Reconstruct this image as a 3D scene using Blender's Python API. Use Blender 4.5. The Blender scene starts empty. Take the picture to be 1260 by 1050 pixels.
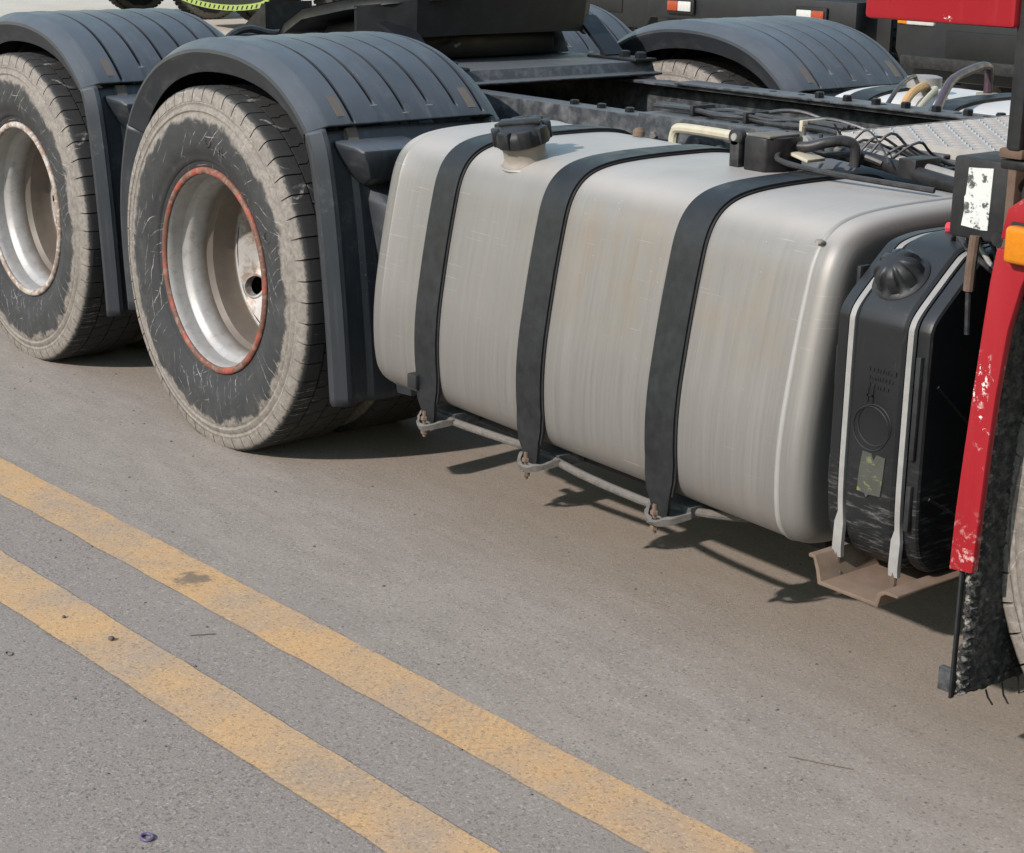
import bpy, bmesh, math, random
from mathutils import Vector, Matrix, noise as mnoise
random.seed(7)
PI = math.pi; R = math.radians
sc = bpy.context.scene
C = sc.collection
# ------------------------------------------------------------------ camera, world, sun, exposure
cam = bpy.data.cameras.new('camera'); camo = bpy.data.objects.new('camera', cam); C.objects.link(camo)
camo.location = (4.6141, -2.5364, 1.5865); camo.rotation_mode = 'XYZ'
camo.rotation_euler = (R(73.68478), R(-0.80897), R(51.41009))
cam.sensor_width = 36; cam.sensor_fit = 'HORIZONTAL'; cam.lens = 2189.6/1260*36
cam.clip_start = .05; cam.clip_end = 3000
sc.camera = camo
SUN = Vector((.03, -1.52, 1.0)).normalized()
w = bpy.data.worlds.new('World'); sc.world = w; w.use_nodes = True
nt = w.node_tree; sky = nt.nodes.new('ShaderNodeTexSky'); sky.sky_type = 'NISHITA'; sky.sun_disc = False
sky.sun_elevation = math.asin(SUN.z); sky.sun_rotation = math.atan2(SUN.x, SUN.y)
sky.air_density = 2.1; sky.dust_density = .3; sky.ozone_density = 1.6
bg = nt.nodes['Background']; nt.links.new(sky.outputs[0], bg.inputs[0]); bg.inputs[1].default_value = .13
sl = bpy.data.lights.new('sun', 'SUN'); sl.energy = 3.0; sl.angle = R(1.2); sl.color = (1, .905, .83)
so = bpy.data.objects.new('sun', sl); C.objects.link(so); so.location = (20, -20, 20)
so.rotation_euler = SUN.to_track_quat('Z', 'Y').to_euler()
vs = sc.view_settings; vs.view_transform = 'Standard'; vs.look = 'None'; vs.gamma = 1; vs.use_curve_mapping = False
vs.exposure = 1.05

# ------------------------------------------------------------------ node helpers
class NT:
    def __init__(s, name):
        s.m = bpy.data.materials.new(name); s.m.use_nodes = True; s.t = s.m.node_tree
        s.b = s.t.nodes['Principled BSDF']
        s.oc = s.t.nodes.new('ShaderNodeTexCoord').outputs['Object']
    def n(s, typ, props={}, **ins):
        nd = s.t.nodes.new('ShaderNode'+typ)
        for k, v in props.items(): setattr(nd, k, v)
        for k, v in ins.items():
            k = int(k[1:]) if k[0] == '_' else k.replace('_', ' ')
            s.set(nd.inputs[k], v)
        return nd
    def set(s, sock, v):
        if isinstance(v, bpy.types.NodeSocket): s.t.links.new(v, sock)
        elif v is not None:
            if isinstance(v, (tuple, list)) and len(v) == 3 and sock.type == 'RGBA': v = (*v, 1)
            sock.default_value = v
    def vec(s, scale=(1, 1, 1), loc=(0, 0, 0), v=None, rot=(0, 0, 0)):
        return s.n('Mapping', _0=v or s.oc, _1=loc, _2=rot, _3=scale).outputs[0]
    def noise(s, scale, detail=4, v=None, rough=.55, dist=0):
        return s.n('TexNoise', Vector=v or s.oc, Scale=scale, Detail=detail, Roughness=rough, Distortion=dist).outputs['Fac']
    def voro(s, scale, v=None, feature='F1', out='Distance'):
        return s.n('TexVoronoi', {'feature': feature}, Vector=v or s.oc, Scale=scale).outputs[out]
    def math(s, op, a, b=0.0, c=0.0):
        return s.n('Math', {'operation': op}, _0=a, _1=b, _2=c).outputs[0]
    def step(s, x, a, b, lo=0.0, hi=1.0):
        return s.n('MapRange', {'interpolation_type': 'SMOOTHSTEP'}, _0=x, _1=a, _2=b, _3=lo, _4=hi).outputs[0]
    def mix(s, f, a, b, bl='MIX'):
        nd = s.t.nodes.new('ShaderNodeMix'); nd.data_type = 'RGBA'; nd.blend_type = bl
        s.set(nd.inputs[0], f); s.set(nd.inputs[6], a); s.set(nd.inputs[7], b); return nd.outputs[2]
    def sep(s, v=None):
        return s.n('SeparateXYZ', _0=v or s.oc).outputs
    def up(s):
        g = s.t.nodes.new('ShaderNodeNewGeometry'); return s.sep(g.outputs['Normal'])[2]
    def bump(s, h, strength=.3, dist=.002, normal=None):
        return s.n('Bump', Height=h, Strength=strength, Distance=dist, Normal=normal).outputs[0]
    def done(s, color, rough=.6, metal=0.0, normal=None, spec=.5):
        s.set(s.b.inputs['Base Color'], color); s.set(s.b.inputs['Roughness'], rough); s.set(s.b.inputs['Metallic'], metal)
        s.set(s.b.inputs['Specular IOR Level'], spec)
        if normal is not None: s.set(s.b.inputs['Normal'], normal)
        return s.m
M = {}
def plain(name, col, rough=.6, metal=0.0, var=.25, scale=14, dust=0.0, dustc=(.20, .18, .16), bump=.15, spec=.28):
    t = NT(name); nz = t.noise(scale, 6); c = t.mix(nz, tuple(x*(1-var) for x in col), tuple(x*(1+var) for x in col))
    if dust:
        d = t.math('MULTIPLY', t.step(t.noise(scale*1.7, 7, rough=.65), .35, .75), dust)
        d2 = t.math('MULTIPLY', t.step(t.up(), .2, .95), dust*.7)
        c = t.mix(t.math('MAXIMUM', d, d2), c, dustc)
    nrm = t.bump(t.noise(scale*12, 4), bump, .001)
    M[name] = t.done(c, t.step(nz, .2, .8, rough-.08, rough+.12), metal, nrm, spec); return M[name]

# road: asphalt near the camera, drifting to brown dust along the truck
t = NT('road'); x, y, z = t.sep()
fine = t.noise(240, 3, rough=.7); mid = t.noise(2.2, 5); big = t.noise(.5, 4)
agg = t.voro(190, out='Color'); aggv = t.sep(agg)[0]
c = t.mix(t.step(fine, .33, .68), (.150, .129, .111), (.230, .201, .176))
c = t.mix(t.step(aggv, .84, .99, 0, .42), c, (.33, .31, .29)); c = t.mix(t.step(aggv, .22, .04, 0, .6), c, (.07, .066, .064))
c = t.mix(t.step(mid, .3, .75, 0, .35), c, (.200, .178, .159))
dz = t.math('ADD', t.math('ADD', y, .25), t.math('MULTIPLY', t.math('SUBTRACT', t.noise(1.3, 5), .5), .9))
dust = t.math('MULTIPLY', t.step(dz, -.75, .12), t.step(t.noise(5, 6, rough=.6), .2, .62, .62, .92))
streak = t.noise(5, 6, v=t.vec((.8, 3.2, 1)), rough=.65)
dc = t.mix(t.step(streak, .3, .7), (.196, .168, .143), (.244, .212, .183)); fd = t.noise(130, 4, rough=.75); dc = t.mix(t.step(fd, .50, .70, .0, .75), dc, (.305, .278, .250)); dc = t.mix(t.step(fd, .46, .30, .0, .75), dc, (.135, .117, .102)); dc = t.mix(t.step(aggv, .9, 1, 0, .4), dc, (.36, .33, .30)); dc = t.mix(t.step(aggv, .10, .0, 0, .55), dc, (.08, .07, .06))
dc = t.mix(t.math('MULTIPLY', t.step(dz, .05, .75), .55), dc, t.mix(fd, (.150, .120, .094), (.225, .187, .152)))
c = t.mix(dust, c, dc)
c = t.mix(t.step(y, 3.0, 6.0), c, t.mix(t.noise(1.1, 6), (.30, .265, .225), (.42, .38, .33)))
pit = t.voro(46); pitm = t.math('MULTIPLY', t.step(pit, .13, .05), t.step(t.noise(7, 2), .52, .6))
c = t.mix(t.math('MULTIPLY', pitm, .6), c, (.05, .046, .043))
h = t.math('ADD', t.math('MULTIPLY', fine, .8), t.math('MULTIPLY', aggv, .45))
M['road'] = t.done(c, .88, 0, t.bump(h, .55, .003), .3)

# worn yellow paint
t = NT('paint_yellow'); x, y, z = t.sep()
fine = t.noise(240, 3, rough=.7); agg = t.sep(t.voro(190, out='Color'))[0]
c = t.mix(t.step(fine, .3, .7), (.345, .212, .098), (.45, .284, .140))
wear = t.math('ADD', t.noise(4.2, 6, rough=.62), t.math('MULTIPLY', t.noise(60, 4, rough=.8), .34))
wm = t.step(wear, .47, .95, 0, .68)
c = t.mix(wm, c, t.mix(fine, (.15, .138, .126), (.25, .235, .22)))
c = t.mix(t.step(agg, .78, 1, 0, .35), c, (.48, .36, .2)); c = t.mix(t.step(agg, .2, .03, 0, .5), c, (.16, .11, .06))
sk = t.step(t.noise(9, 4, v=t.vec((1, 1, 1), (3.1, 7.7, 0))), .66, .74, 0, .28); c = t.mix(sk, c, (.10, .09, .082))
# tyre print of chevrons rolled across the outer stripe
u = t.math('SUBTRACT', x, 2.05); v = t.math('SUBTRACT', y, -.55)
tri = t.math('PINGPONG', t.math('ADD', v, 5.0), .028)
wv = t.math('SINE', t.math('MULTIPLY', t.math('ADD', u, t.math('MULTIPLY', tri, .9)), 230))
box = t.math('MULTIPLY', t.step(t.math('ABSOLUTE', u), .15, .10), t.step(t.noise(14, 3), .36, .5))
c = t.mix(t.math('MULTIPLY', t.math('MULTIPLY', t.step(wv, .2, .7), box), .32), c, (.19, .155, .115))
su = t.math('SUBTRACT', x, .98); sv = t.math('SUBTRACT', y, -.60); sd_ = t.math('ADD', t.math('SQRT', t.math('ADD', t.math('MULTIPLY', su, su), t.math('MULTIPLY', sv, sv))), t.math('MULTIPLY', t.math('SUBTRACT', t.noise(38, 5, rough=.7), .5), .13))
c = t.mix(t.math('MULTIPLY', t.step(sd_, .055, .025), .75), c, (.085, .075, .066))
M['paint_yellow'] = t.done(c, .85, 0, t.bump(t.math('ADD', fine, agg), .4, .002), .3)

# weathered brushed aluminium of the fuel tanks
t = NT('aluminium'); x, y, z = t.sep()
st = t.step(t.noise(1, 5, v=t.vec((230, 3.0, 3.0)), rough=.75), .05, .95); st2 = t.noise(1, 4, v=t.vec((26, 1.3, 1.3)))
blot = t.noise(3.2, 6, rough=.6)
c = t.mix(st, (.142, .137, .129), (.200, .193, .183)); c = t.mix(t.step(st2, .3, .75, 0, .5), c, (.178, .171, .161))
c = t.mix(t.step(blot, .48, .78, 0, .55), c, (.150, .142, .131)); c = t.mix(t.step(t.noise(1, 5, v=t.vec((11, 1.2, .9), (3, 0, 2)), rough=.6), .52, .74, 0, .4), c, (.225, .214, .198))
bx = t.math('MULTIPLY', t.step(t.math('ABSOLUTE', t.math('SUBTRACT', x, 1.70)), .36, .05), t.step(t.math('ABSOLUTE', t.math('SUBTRACT', z, .85)), .25, .06))
c = t.mix(t.math('MULTIPLY', t.math('MULTIPLY', bx, t.step(t.noise(11, 6, v=t.vec((1.6, 1, .6)), rough=.65), .34, .64)), .5), c, (.195, .152, .112))
bx2 = t.math('MULTIPLY', t.step(t.math('ABSOLUTE', t.math('SUBTRACT', x, 2.12)), .24, .06), t.step(t.math('ABSOLUTE', t.math('SUBTRACT', z, .80)), .16, .03))
c = t.mix(t.math('MULTIPLY', t.math('MULTIPLY', bx2, t.step(t.noise(16, 6), .36, .64)), .45), c, (.195, .158, .12))
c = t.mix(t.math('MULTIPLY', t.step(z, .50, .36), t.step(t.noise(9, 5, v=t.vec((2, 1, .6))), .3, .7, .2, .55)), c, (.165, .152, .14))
sp = t.step(t.voro(60), .07, .035); sp = t.math('MULTIPLY', sp, t.step(t.noise(6, 2), .56, .62)); c = t.mix(sp, c, (.4, .39, .38))
for ang_, lc in ((.62, (1, 2, 3)), (-.8, (5, 1, 8))):
    cr = t.step(t.noise(1, 1, v=t.vec((7, 7, 330), lc, rot=(0, ang_, 0)), rough=.3), .735, .77)
    cr = t.math('MULTIPLY', cr, t.step(t.noise(3.1, 2, v=t.vec(loc=lc)), .50, .58)); c = t.mix(t.math('MULTIPLY', cr, .28), c, (.36, .355, .35))
dust_lift = t.math('MULTIPLY', t.step(t.up(), .45, .95), t.step(t.noise(4, 5), .2, .7, .72, .95)); c = t.mix(dust_lift, c, (.295, .276, .255))  # pale settled dust, also painting a brighter sky-lit top into upward faces
M['aluminium'] = t.done(c, t.step(st, .2, .8, .50, .62), t.math('MULTIPLY', t.math('SUBTRACT', 1.0, dust_lift), .5), t.bump(t.math('ADD', st, t.math('MULTIPLY', t.noise(1.6, 2), 3)), .05, .004), .5)

# dark fender plastic
t = NT('fender_plastic'); nz = t.noise(5, 6); st = t.noise(1, 5, v=t.vec((9, 60, 4)))
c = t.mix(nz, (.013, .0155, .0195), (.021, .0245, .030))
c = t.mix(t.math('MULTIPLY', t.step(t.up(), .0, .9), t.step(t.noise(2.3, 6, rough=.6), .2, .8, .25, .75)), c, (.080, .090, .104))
c = t.mix(t.math('MULTIPLY', t.step(st, .5, .8), .18), c, (.15, .15, .145))
c = t.mix(t.math('MULTIPLY', t.step(t.noise(26, 7, rough=.75), .52, .70), t.step(t.noise(3.5, 4), .42, .66, .0, .26)), c, (.15, .135, .12))
sp = t.math('MULTIPLY', t.step(t.voro(45), .06, .03), t.step(t.noise(5, 2), .58, .63)); c = t.mix(sp, c, (.4, .4, .4))
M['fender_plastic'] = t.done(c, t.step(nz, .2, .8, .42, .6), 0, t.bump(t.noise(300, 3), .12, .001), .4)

# tyre rubber with dried mud on the shoulder
t = NT('tyre_rubber'); x, y, z = t.sep(); rr = t.math('SQRT', t.math('ADD', t.math('MULTIPLY', x, x), t.math('MULTIPLY', z, z)))
nz = t.noise(7, 6, rough=.62); f = t.noise(70, 5, rough=.7)
c = t.mix(t.noise(12, 5), (.013, .0138, .0155), (.030, .031, .033))
e = t.math('ADD', rr, t.math('ADD', t.math('MULTIPLY', t.math('SUBTRACT', nz, .5), .12), t.math('MULTIPLY', t.math('SUBTRACT', t.noise(46, 4), .5), .02)))
mud = t.step(e, .440, .458)
mudc = t.mix(t.step(f, .3, .7), (.120, .107, .094), (.205, .185, .163))
mudc = t.mix(t.step(nz, .45, .75, 0, .5), mudc, (.115, .106, .096))
# wheel-turning surface is worn bare: y is measured in from the outer face
bare = t.math('MULTIPLY', t.step(rr, .520, .527), t.step(t.math('ADD', y, t.math('MULTIPLY', t.math('SUBTRACT', f, .5), .022)), .0165, .025))
mud = t.math('MULTIPLY', mud, t.math('SUBTRACT', 1.0, t.math('MULTIPLY', bare, .98)))
hz = t.math('MULTIPLY', t.step(e, .33, .47), t.step(t.noise(13, 6, rough=.7), .4, .8, .0, .3)); c = t.mix(t.math('MULTIPLY', hz, t.step(y, .1, .05)), c, (.115, .105, .096))
c = t.mix(t.math('MULTIPLY', mud, t.step(t.noise(22, 5), .2, .5, .72, 1)), c, mudc)
c = t.mix(t.step(t.noise(9, 6, v=t.vec(loc=(5, 5, 5)), rough=.7), .52, .8, 0, .26), c, (.12, .116, .11)); c = t.mix(t.math('MULTIPLY', bare, .75), c, t.mix(f, (.010, .010, .011), (.026, .026, .026)))
def arcs(cx_, cz_, k_, loc, lo, th=.05):
    dx_ = t.math('SUBTRACT', x, cx_); dz_ = t.math('SUBTRACT', z, cz_)
    d_ = t.math('SQRT', t.math('ADD', t.math('MULTIPLY', dx_, dx_), t.math('MULTIPLY', dz_, dz_)))
    d_ = t.math('ADD', t.math('MULTIPLY', d_, k_), t.math('MULTIPLY', t.noise(5, 2, v=t.vec(loc=loc)), 2.2))
    l_ = t.step(t.math('ABSOLUTE', t.math('SUBTRACT', t.math('FRACT', d_), .5)), th, th*.3)
    return t.math('MULTIPLY', l_, t.step(t.noise(7, 3, v=t.vec(loc=loc)), lo, lo+.10))
s1 = arcs(.12, -.50, 28, (1, 4, 2), .53); s1 = t.math('MAXIMUM', s1, arcs(.50, -.12, 30, (7, 2, 5), .53))
s1 = t.math('MAXIMUM', s1, arcs(-.35, -.62, 24, (3, 8, 1), .55)); s1 = t.math('MAXIMUM', s1, arcs(-.5, .5, 24, (4, 4, 7), .60)); s1 = t.math('MAXIMUM', s1, arcs(.9, .9, 30, (9, 3, 2), .64))
s1 = t.math('MULTIPLY', s1, t.step(y, .12, .06))
s1 = t.math('MULTIPLY', s1, t.step(f, .35, .6))
c = t.mix(t.math('MULTIPLY', s1, .8), c, (.26, .25, .235))
M['tyre_rubber'] = t.done(c, .82, 0, t.bump(t.math('ADD', f, t.math('MULTIPLY', mud, 1.5)), .35, .002), .35)

# rim paint: silver white, brown grime deeper in
t = NT('rim_paint'); x, y, z = t.sep(); nz = t.noise(9, 6, rough=.65)
c = t.mix(t.noise(30, 4), (.25, .243, .236), (.335, .328, .32))
c = t.mix(t.step(t.noise(14, 6, v=t.vec((1, .35, 1)), rough=.7), .48, .78, 0, .5), c, (.24, .215, .19))
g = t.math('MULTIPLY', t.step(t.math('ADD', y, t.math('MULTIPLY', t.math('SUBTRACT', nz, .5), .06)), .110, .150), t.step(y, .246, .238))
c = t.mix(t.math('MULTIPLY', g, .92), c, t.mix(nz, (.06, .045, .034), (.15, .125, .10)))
rust = t.math('MULTIPLY', t.step(t.noise(16, 6, rough=.7), .46, .60), t.step(y, .20, .25)); c = t.mix(t.math('MULTIPLY', rust, .7), c, (.13, .08, .05)); c = t.mix(t.math('MULTIPLY', t.step(t.noise(34, 6, rough=.75), .5, .66), .4), c, (.15, .125, .10))
M['rim_paint'] = t.done(c, .5, .25, t.bump(nz, .15, .003), .5)
def rustring(name, a, b, d):
    t = NT(name); n1 = t.noise(18, 6, rough=.65)
    c = t.mix(t.step(n1, .40, .52), a, b); c = t.mix(t.step(t.noise(40, 5, rough=.7), .5, .62, 0, .8), c, d)
    M[name] = t.done(c, .72, 0, t.bump(t.noise(90, 5), .5, .003), .4)
rustring('ring_red', (.22, .048, .030), (.10, .045, .03), (.15, .12, .10))
rustring('ring_grey', (.30, .27, .24), (.19, .14, .11), (.40, .38, .36))

# red truck paint with chips and scuffs
t = NT('red_paint'); x, y, z = t.sep()
c = t.mix(t.noise(4, 5), (.195, .0065, .0115), (.235, .009, .0145))
c = t.mix(t.step(t.noise(1, 5, v=t.vec((40, 40, 2))), .52, .8, 0, .2), c, (.26, .06, .06))
wr = t.math('MULTIPLY', t.step(t.math('ABSOLUTE', t.math('SUBTRACT', z, .80)), .055, .035), t.math('MULTIPLY', t.step(x, 2.795, 2.785), t.step(t.noise(1, 6, v=t.vec((75, 75, 38)), rough=.75), .545, .565)))
c = t.mix(wr, c, (.50, .47, .45))
ch = t.math('MULTIPLY', t.step(t.noise(30, 6, rough=.75), .60, .63), t.step(t.noise(7, 3, v=t.vec(loc=(2, 2, 6.3))), .52, .60))
c = t.mix(ch, c, (.62, .58, .56))
low = t.math('MULTIPLY', t.step(z, .58, .46), t.step(t.noise(48, 5, rough=.7), .52, .62, 0, .6)); c = t.mix(low, c, (.55, .40, .38))
M['red_paint'] = t.done(c, .42, 0, t.bump(t.noise(60, 3), .05, .001), .3)

plain('black_rubber', (.010, .0105, .012), .62, 0, .3, 20, .2, (.055, .053, .05))
plain('strap_rubber', (.0085, .0095, .011), .5, 0, .4, 22, .16, (.05, .052, .056))
plain('frame_black', (.0045, .005, .0065), .5, 0, .35, 12, .14, (.035, .037, .042))
plain('frame_dusty', (.018, .020, .023), .55, 0, .3, 14, .6, (.13, .134, .14))
plain('dark_metal', (.012, .012, .0135), .5, .3, .4, 18, .25, (.075, .073, .07))
plain('dusty_metal', (.085, .079, .072), .78, .1, .6, 55, .55, (.17, .155, .14), .7)
plain('rusty_metal', (.085, .055, .04), .85, .1, .4, 26, .4, (.13, .10, .08), .5)
plain('bracket_mud', (.115, .085, .063), .9, 0, .5, 26, .5, (.115, .072, .05), .8)
plain('plate_dusty', (.27, .26, .25), .72, .1, .25, 14, .5, (.33, .315, .295), .3)
plain('strap_steel', (.23, .226, .22), .55, .2, .25, 25, .3, (.18, .165, .15))
plain('pale_aluminium', (.44, .432, .42), .55, .1, .12, 6, .3, (.40, .385, .36))
plain('bead_metal', (.24, .236, .228), .55, .2, .15, 30, .3, (.22, .21, .20))
plain('hose_black', (.016, .016, .018), .42, 0, .3, 30, .25, (.11, .11, .11))
plain('hose_beige', (.36, .33, .25), .6, 0, .2, 25, .3, (.25, .23, .2))
plain('hose_amber', (.45, .24, .07), .45, 0, .2, 25, .1)
plain('hose_plum', (.035, .020, .030), .45, 0, .2, 25, .15)
plain('cap_black', (.010, .011, .0125), .45, 0, .3, 25, .22, (.07, .072, .075))
plain('neck_metal', (.24, .218, .192), .6, .3, .2, 40, .4, (.19, .165, .14), .4)
plain('slot_brown', (.085, .072, .060), .8, 0, .25, 30, .3, (.12, .105, .09))
plain('wire_red', (.45, .03, .04), .5, 0, .2, 20)
plain('orange_lens', (.40, .135, .008), .25, 0, .15, 60)
plain('white_lens', (.34, .34, .33), .25, 0, .2, 40)
plain('red_lens', (.22, .035, .015), .25, 0, .2, 40)
plain('lime_tape', (.19, .245, .065), .5, 0, .15, 6)
plain('yellow_paint', (.65, .42, .04), .5, 0, .15, 6, .2)
plain('far_dark', (.004, .0045, .005), .6, 0, .4, 3, .25, (.015, .015, .015))
plain('far_grey', (.007, .008, .0095), .55, 0, .3, 4, .3, (.022, .023, .024))
plain('far_rim', (.42, .42, .43), .5, .3, .2, 10, .4, (.25, .23, .2))
plain('ring_plum', (.07, .055, .12), .4, 0, .3, 40, .2)
plain('pebble', (.085, .075, .066), .9, 0, .6, 40)
plain('twig', (.10, .075, .05), .9, 0, .4, 40)
t = NT('glass'); M['glass'] = t.done((.02, .025, .03), .08, 0, None, .6)

# fluid tank plastic, scuffed low down
t = NT('tank_plastic'); x, y, z = t.sep(); nz = t.noise(8, 6)
c = t.mix(nz, (.0045, .005, .006), (.009, .0098, .011))
c = t.mix(t.math('MULTIPLY', t.step(t.up(), .1, .8), .5), c, (.028, .031, .035))
sc1 = t.noise(1, 6, v=t.vec((18, 18, 120)), rough=.75)
c = t.mix(t.math('MULTIPLY', t.step(sc1, .5, .68), t.step(z, .62, .44)), c, (.075, .075, .074))
sc2 = t.step(t.noise(1, 5, v=t.vec((90, 90, 14)), rough=.7), .6, .72, 0, .35); c = t.mix(sc2, c, (.05, .05, .05))
sp = t.math('MULTIPLY', t.step(t.voro(55), .07, .03), t.step(t.noise(5, 2), .56, .62)); c = t.mix(sp, c, (.35, .34, .33))
M['tank_plastic'] = t.done(c, t.step(nz, .2, .8, .42, .58), 0, t.bump(t.noise(220, 3), .15, .001), .3)
# worn decals
t = NT('decal_white'); n1 = t.noise(48, 6, rough=.72, v=t.vec(loc=(.3, 0, .2))); n2 = t.noise(110, 4)
c = t.mix(t.step(n1, .535, .57), (.42, .44, .425), (.05, .05, .05)); c = t.mix(t.step(n2, .56, .66, 0, .5), c, (.36, .38, .37))
M['decal_white'] = t.done(c, .6)
t = NT('decal_worn'); n1 = t.noise(22, 6, rough=.7); x, y, z = t.sep()
c = t.mix(t.noise(70, 5, rough=.7), (.018, .020, .017), (.055, .057, .047))
g = t.math('MULTIPLY', t.step(t.noise(1, 4, v=t.vec((30, 30, 70), rot=(0, .7, 0))), .56, .64), t.step(t.math('ADD', x, t.math('MULTIPLY', z, -.6)), 2.49-.36+.012, 2.49-.36+.04))
c = t.mix(t.math('MULTIPLY', g, .6), c, (.16, .18, .045)); M['decal_worn'] = t.done(c, .6, 0, t.bump(n1, .3, .002))
# mud-caked flap
t = NT('flap_rubber'); n1 = t.noise(55, 7, rough=.7); n2 = t.noise(9, 5); x, y, z = t.sep()
c = t.mix(t.step(n1, .35, .75), (.014, .014, .015), (.075, .072, .068))
c = t.mix(t.math('MULTIPLY', t.step(n1, .48, .66), t.step(t.math('ADD', y, t.math('MULTIPLY', n2, .08)), .11, .05)), c, (.27, .26, .24))
c = t.mix(t.step(n2, .60, .70, 0, .4), c, (.15, .14, .125))
M['flap_rubber'] = t.done(c, .9, 0, t.bump(n1, .9, .006), .3)

# ------------------------------------------------------------------ mesh helpers
class MB:
    def __init__(s): s.v = []; s.f = []
    def add(s, vs, fs):
        o = len(s.v); s.v += [tuple(a) for a in vs]; s.f += [tuple(i+o for i in f) for f in fs]; return s
    def box(s, lo, hi, bev=0.0, rot=None, seg=2):
        bm = bmesh.new(); bmesh.ops.create_cube(bm, size=1)
        c = Vector([(a+b)/2 for a, b in zip(lo, hi)]); d = [abs(b-a) for a, b in zip(lo, hi)]
        for v in bm.verts: v.co = Vector((v.co.x*d[0], v.co.y*d[1], v.co.z*d[2]))
        if bev: bmesh.ops.bevel(bm, geom=list(bm.edges), offset=min(bev, min(d)*.45), segments=seg, profile=.5, affect='EDGES')
        if rot is not None: bmesh.ops.transform(bm, matrix=rot, verts=bm.verts)
        bm.verts.index_update(); s.add([v.co+c for v in bm.verts], [[v.index for v in f.verts] for f in bm.faces]); bm.free(); return s
    def grid(s, rows, cu=False, cv=False):     # rows of points -> quads
        n = len(rows); m = len(rows[0]); vs = [p for r in rows for p in r]; fs = []
        for i in range(n if cu else n-1):
            for j in range(m if cv else m-1):
                a, b = i*m+j, i*m+(j+1) % m; c, d = ((i+1) % n)*m+(j+1) % m, ((i+1) % n)*m+j; fs.append((a, b, c, d))
        return s.add(vs, fs)
    def cap(s, ring): return s.add(ring, [tuple(range(len(ring)))])
    def lathe(s, prof, n=48, c=(0, 0, 0), axis='y', a0=0.0):   # prof: (r, h)
        rows = []
        for k in range(n):
            a = a0+2*PI*k/n; ca, sa = math.cos(a), math.sin(a)
            rows.append([(c[0]+r*ca, c[1]+h, c[2]+r*sa) if axis == 'y' else (c[0]+r*ca, c[1]+r*sa, c[2]+h) if axis == 'z' else (c[0]+h, c[1]+r*ca, c[2]+r*sa) for r, h in prof])
        return s.grid(rows, cu=True)
    def tube(s, pts, r, n=8, cap=True, flat=None):
        pts = [Vector(p) for p in pts]; rows = []; up = None
        for i, p in enumerate(pts):
            tg = (pts[min(i+1, len(pts)-1)]-pts[max(i-1, 0)]).normalized()
            if up is None: up = tg.orthogonal().normalized() if abs(tg.z) > .95 else (Vector((0, 0, 1))-tg*tg.z).normalized()
            up = (up-tg*up.dot(tg)).normalized(); sd = tg.cross(up); rr = r[i] if isinstance(r, (list, tuple)) else r
            if flat: rows.append([p+sd*sx*flat[0]+up*sz*flat[1] for sx, sz in ((-1, -1), (1, -1), (1, 1), (-1, 1))])
            else: rows.append([p+(sd*math.cos(2*PI*k/n)+up*math.sin(2*PI*k/n))*rr for k in range(n)])
        s.grid(rows, cv=True)
        if cap: s.cap(rows[0][::-1]); s.cap(rows[-1])
        return s
    def prism(s, poly, a, b, axis='y'):       # polygon of (u, w) pairs extruded along an axis
        def P(u, w_, h): return (u, h, w_) if axis == 'y' else (h, u, w_) if axis == 'x' else (u, w_, h)
        A = [P(u, w_, a) for u, w_ in poly]; B = [P(u, w_, b) for u, w_ in poly]; n = len(poly)
        s.add(A+B, [tuple(range(n))[::-1], tuple(range(n, 2*n))]+[(i, (i+1) % n, n+(i+1) % n, n+i) for i in range(n)]); return s
    def hexbolt(s, c, r, h, axis='z', n=6):
        return s.lathe([(0, h), (r*.8, h), (r, h*.8), (r, 0), (0, 0)], n, c, axis)
    def build(s, name, m, parent=None, ang=35, loc=None, bevel=0):
        me = bpy.data.meshes.new(name); me.from_pydata(s.v, [], s.f); me.validate()
        bm = bmesh.new(); bm.from_mesh(me); bmesh.ops.remove_doubles(bm, verts=bm.verts, dist=1e-5)
        if bevel:
            ed = [e for e in bm.edges if len(e.link_faces) == 2 and e.calc_face_angle(0) > .6]
            bmesh.ops.bevel(bm, geom=ed, offset=bevel, segments=2, profile=.5, affect='EDGES', clamp_overlap=True)
        bmesh.ops.recalc_face_normals(bm, faces=bm.faces); bm.to_mesh(me); bm.free()
        me.polygons.foreach_set('use_smooth', [True]*len(me.polygons)); me.set_sharp_from_angle(angle=R(ang))
        for mm in (m if isinstance(m, (list, tuple)) else [m]): me.materials.append(M[mm])
        o = bpy.data.objects.new(name, me); C.objects.link(o); o.parent = parent
        if loc: o.location = loc
        return o
def empty(name, loc=(0, 0, 0), parent=None, rz=0):
    o = bpy.data.objects.new(name, None); C.objects.link(o); o.location = loc; o.rotation_euler = (0, 0, rz); o.parent = parent; o.empty_display_size = .1; return o
def tag(o, label, cat, group=None, kind=None):
    o['label'] = label; o['category'] = cat
    if group: o['group'] = group
    if kind: o['kind'] = kind
    return o
def copy_tree(o, parent, loc=None, rz=None):
    c = o.copy(); C.objects.link(c); c.parent = parent
    if loc: c.location = loc
    if rz is not None: c.rotation_euler = (0, 0, rz)
    for ch in list(o.children): copy_tree(ch, c)
    return c
def smooth_curve(P, n=6):      # Catmull-Rom through control points
    P = [Vector(p) for p in P]; out = []
    for i in range(len(P)-1):
        a, b, c, d = P[max(i-1, 0)], P[i], P[i+1], P[min(i+2, len(P)-1)]
        for k in range(n):
            u = k/n; out.append(.5*((2*b)+(c-a)*u+(2*a-5*b+4*c-d)*u*u+(3*b-a-3*c+d)*u**3))
    return out+[P[-1]]

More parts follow.
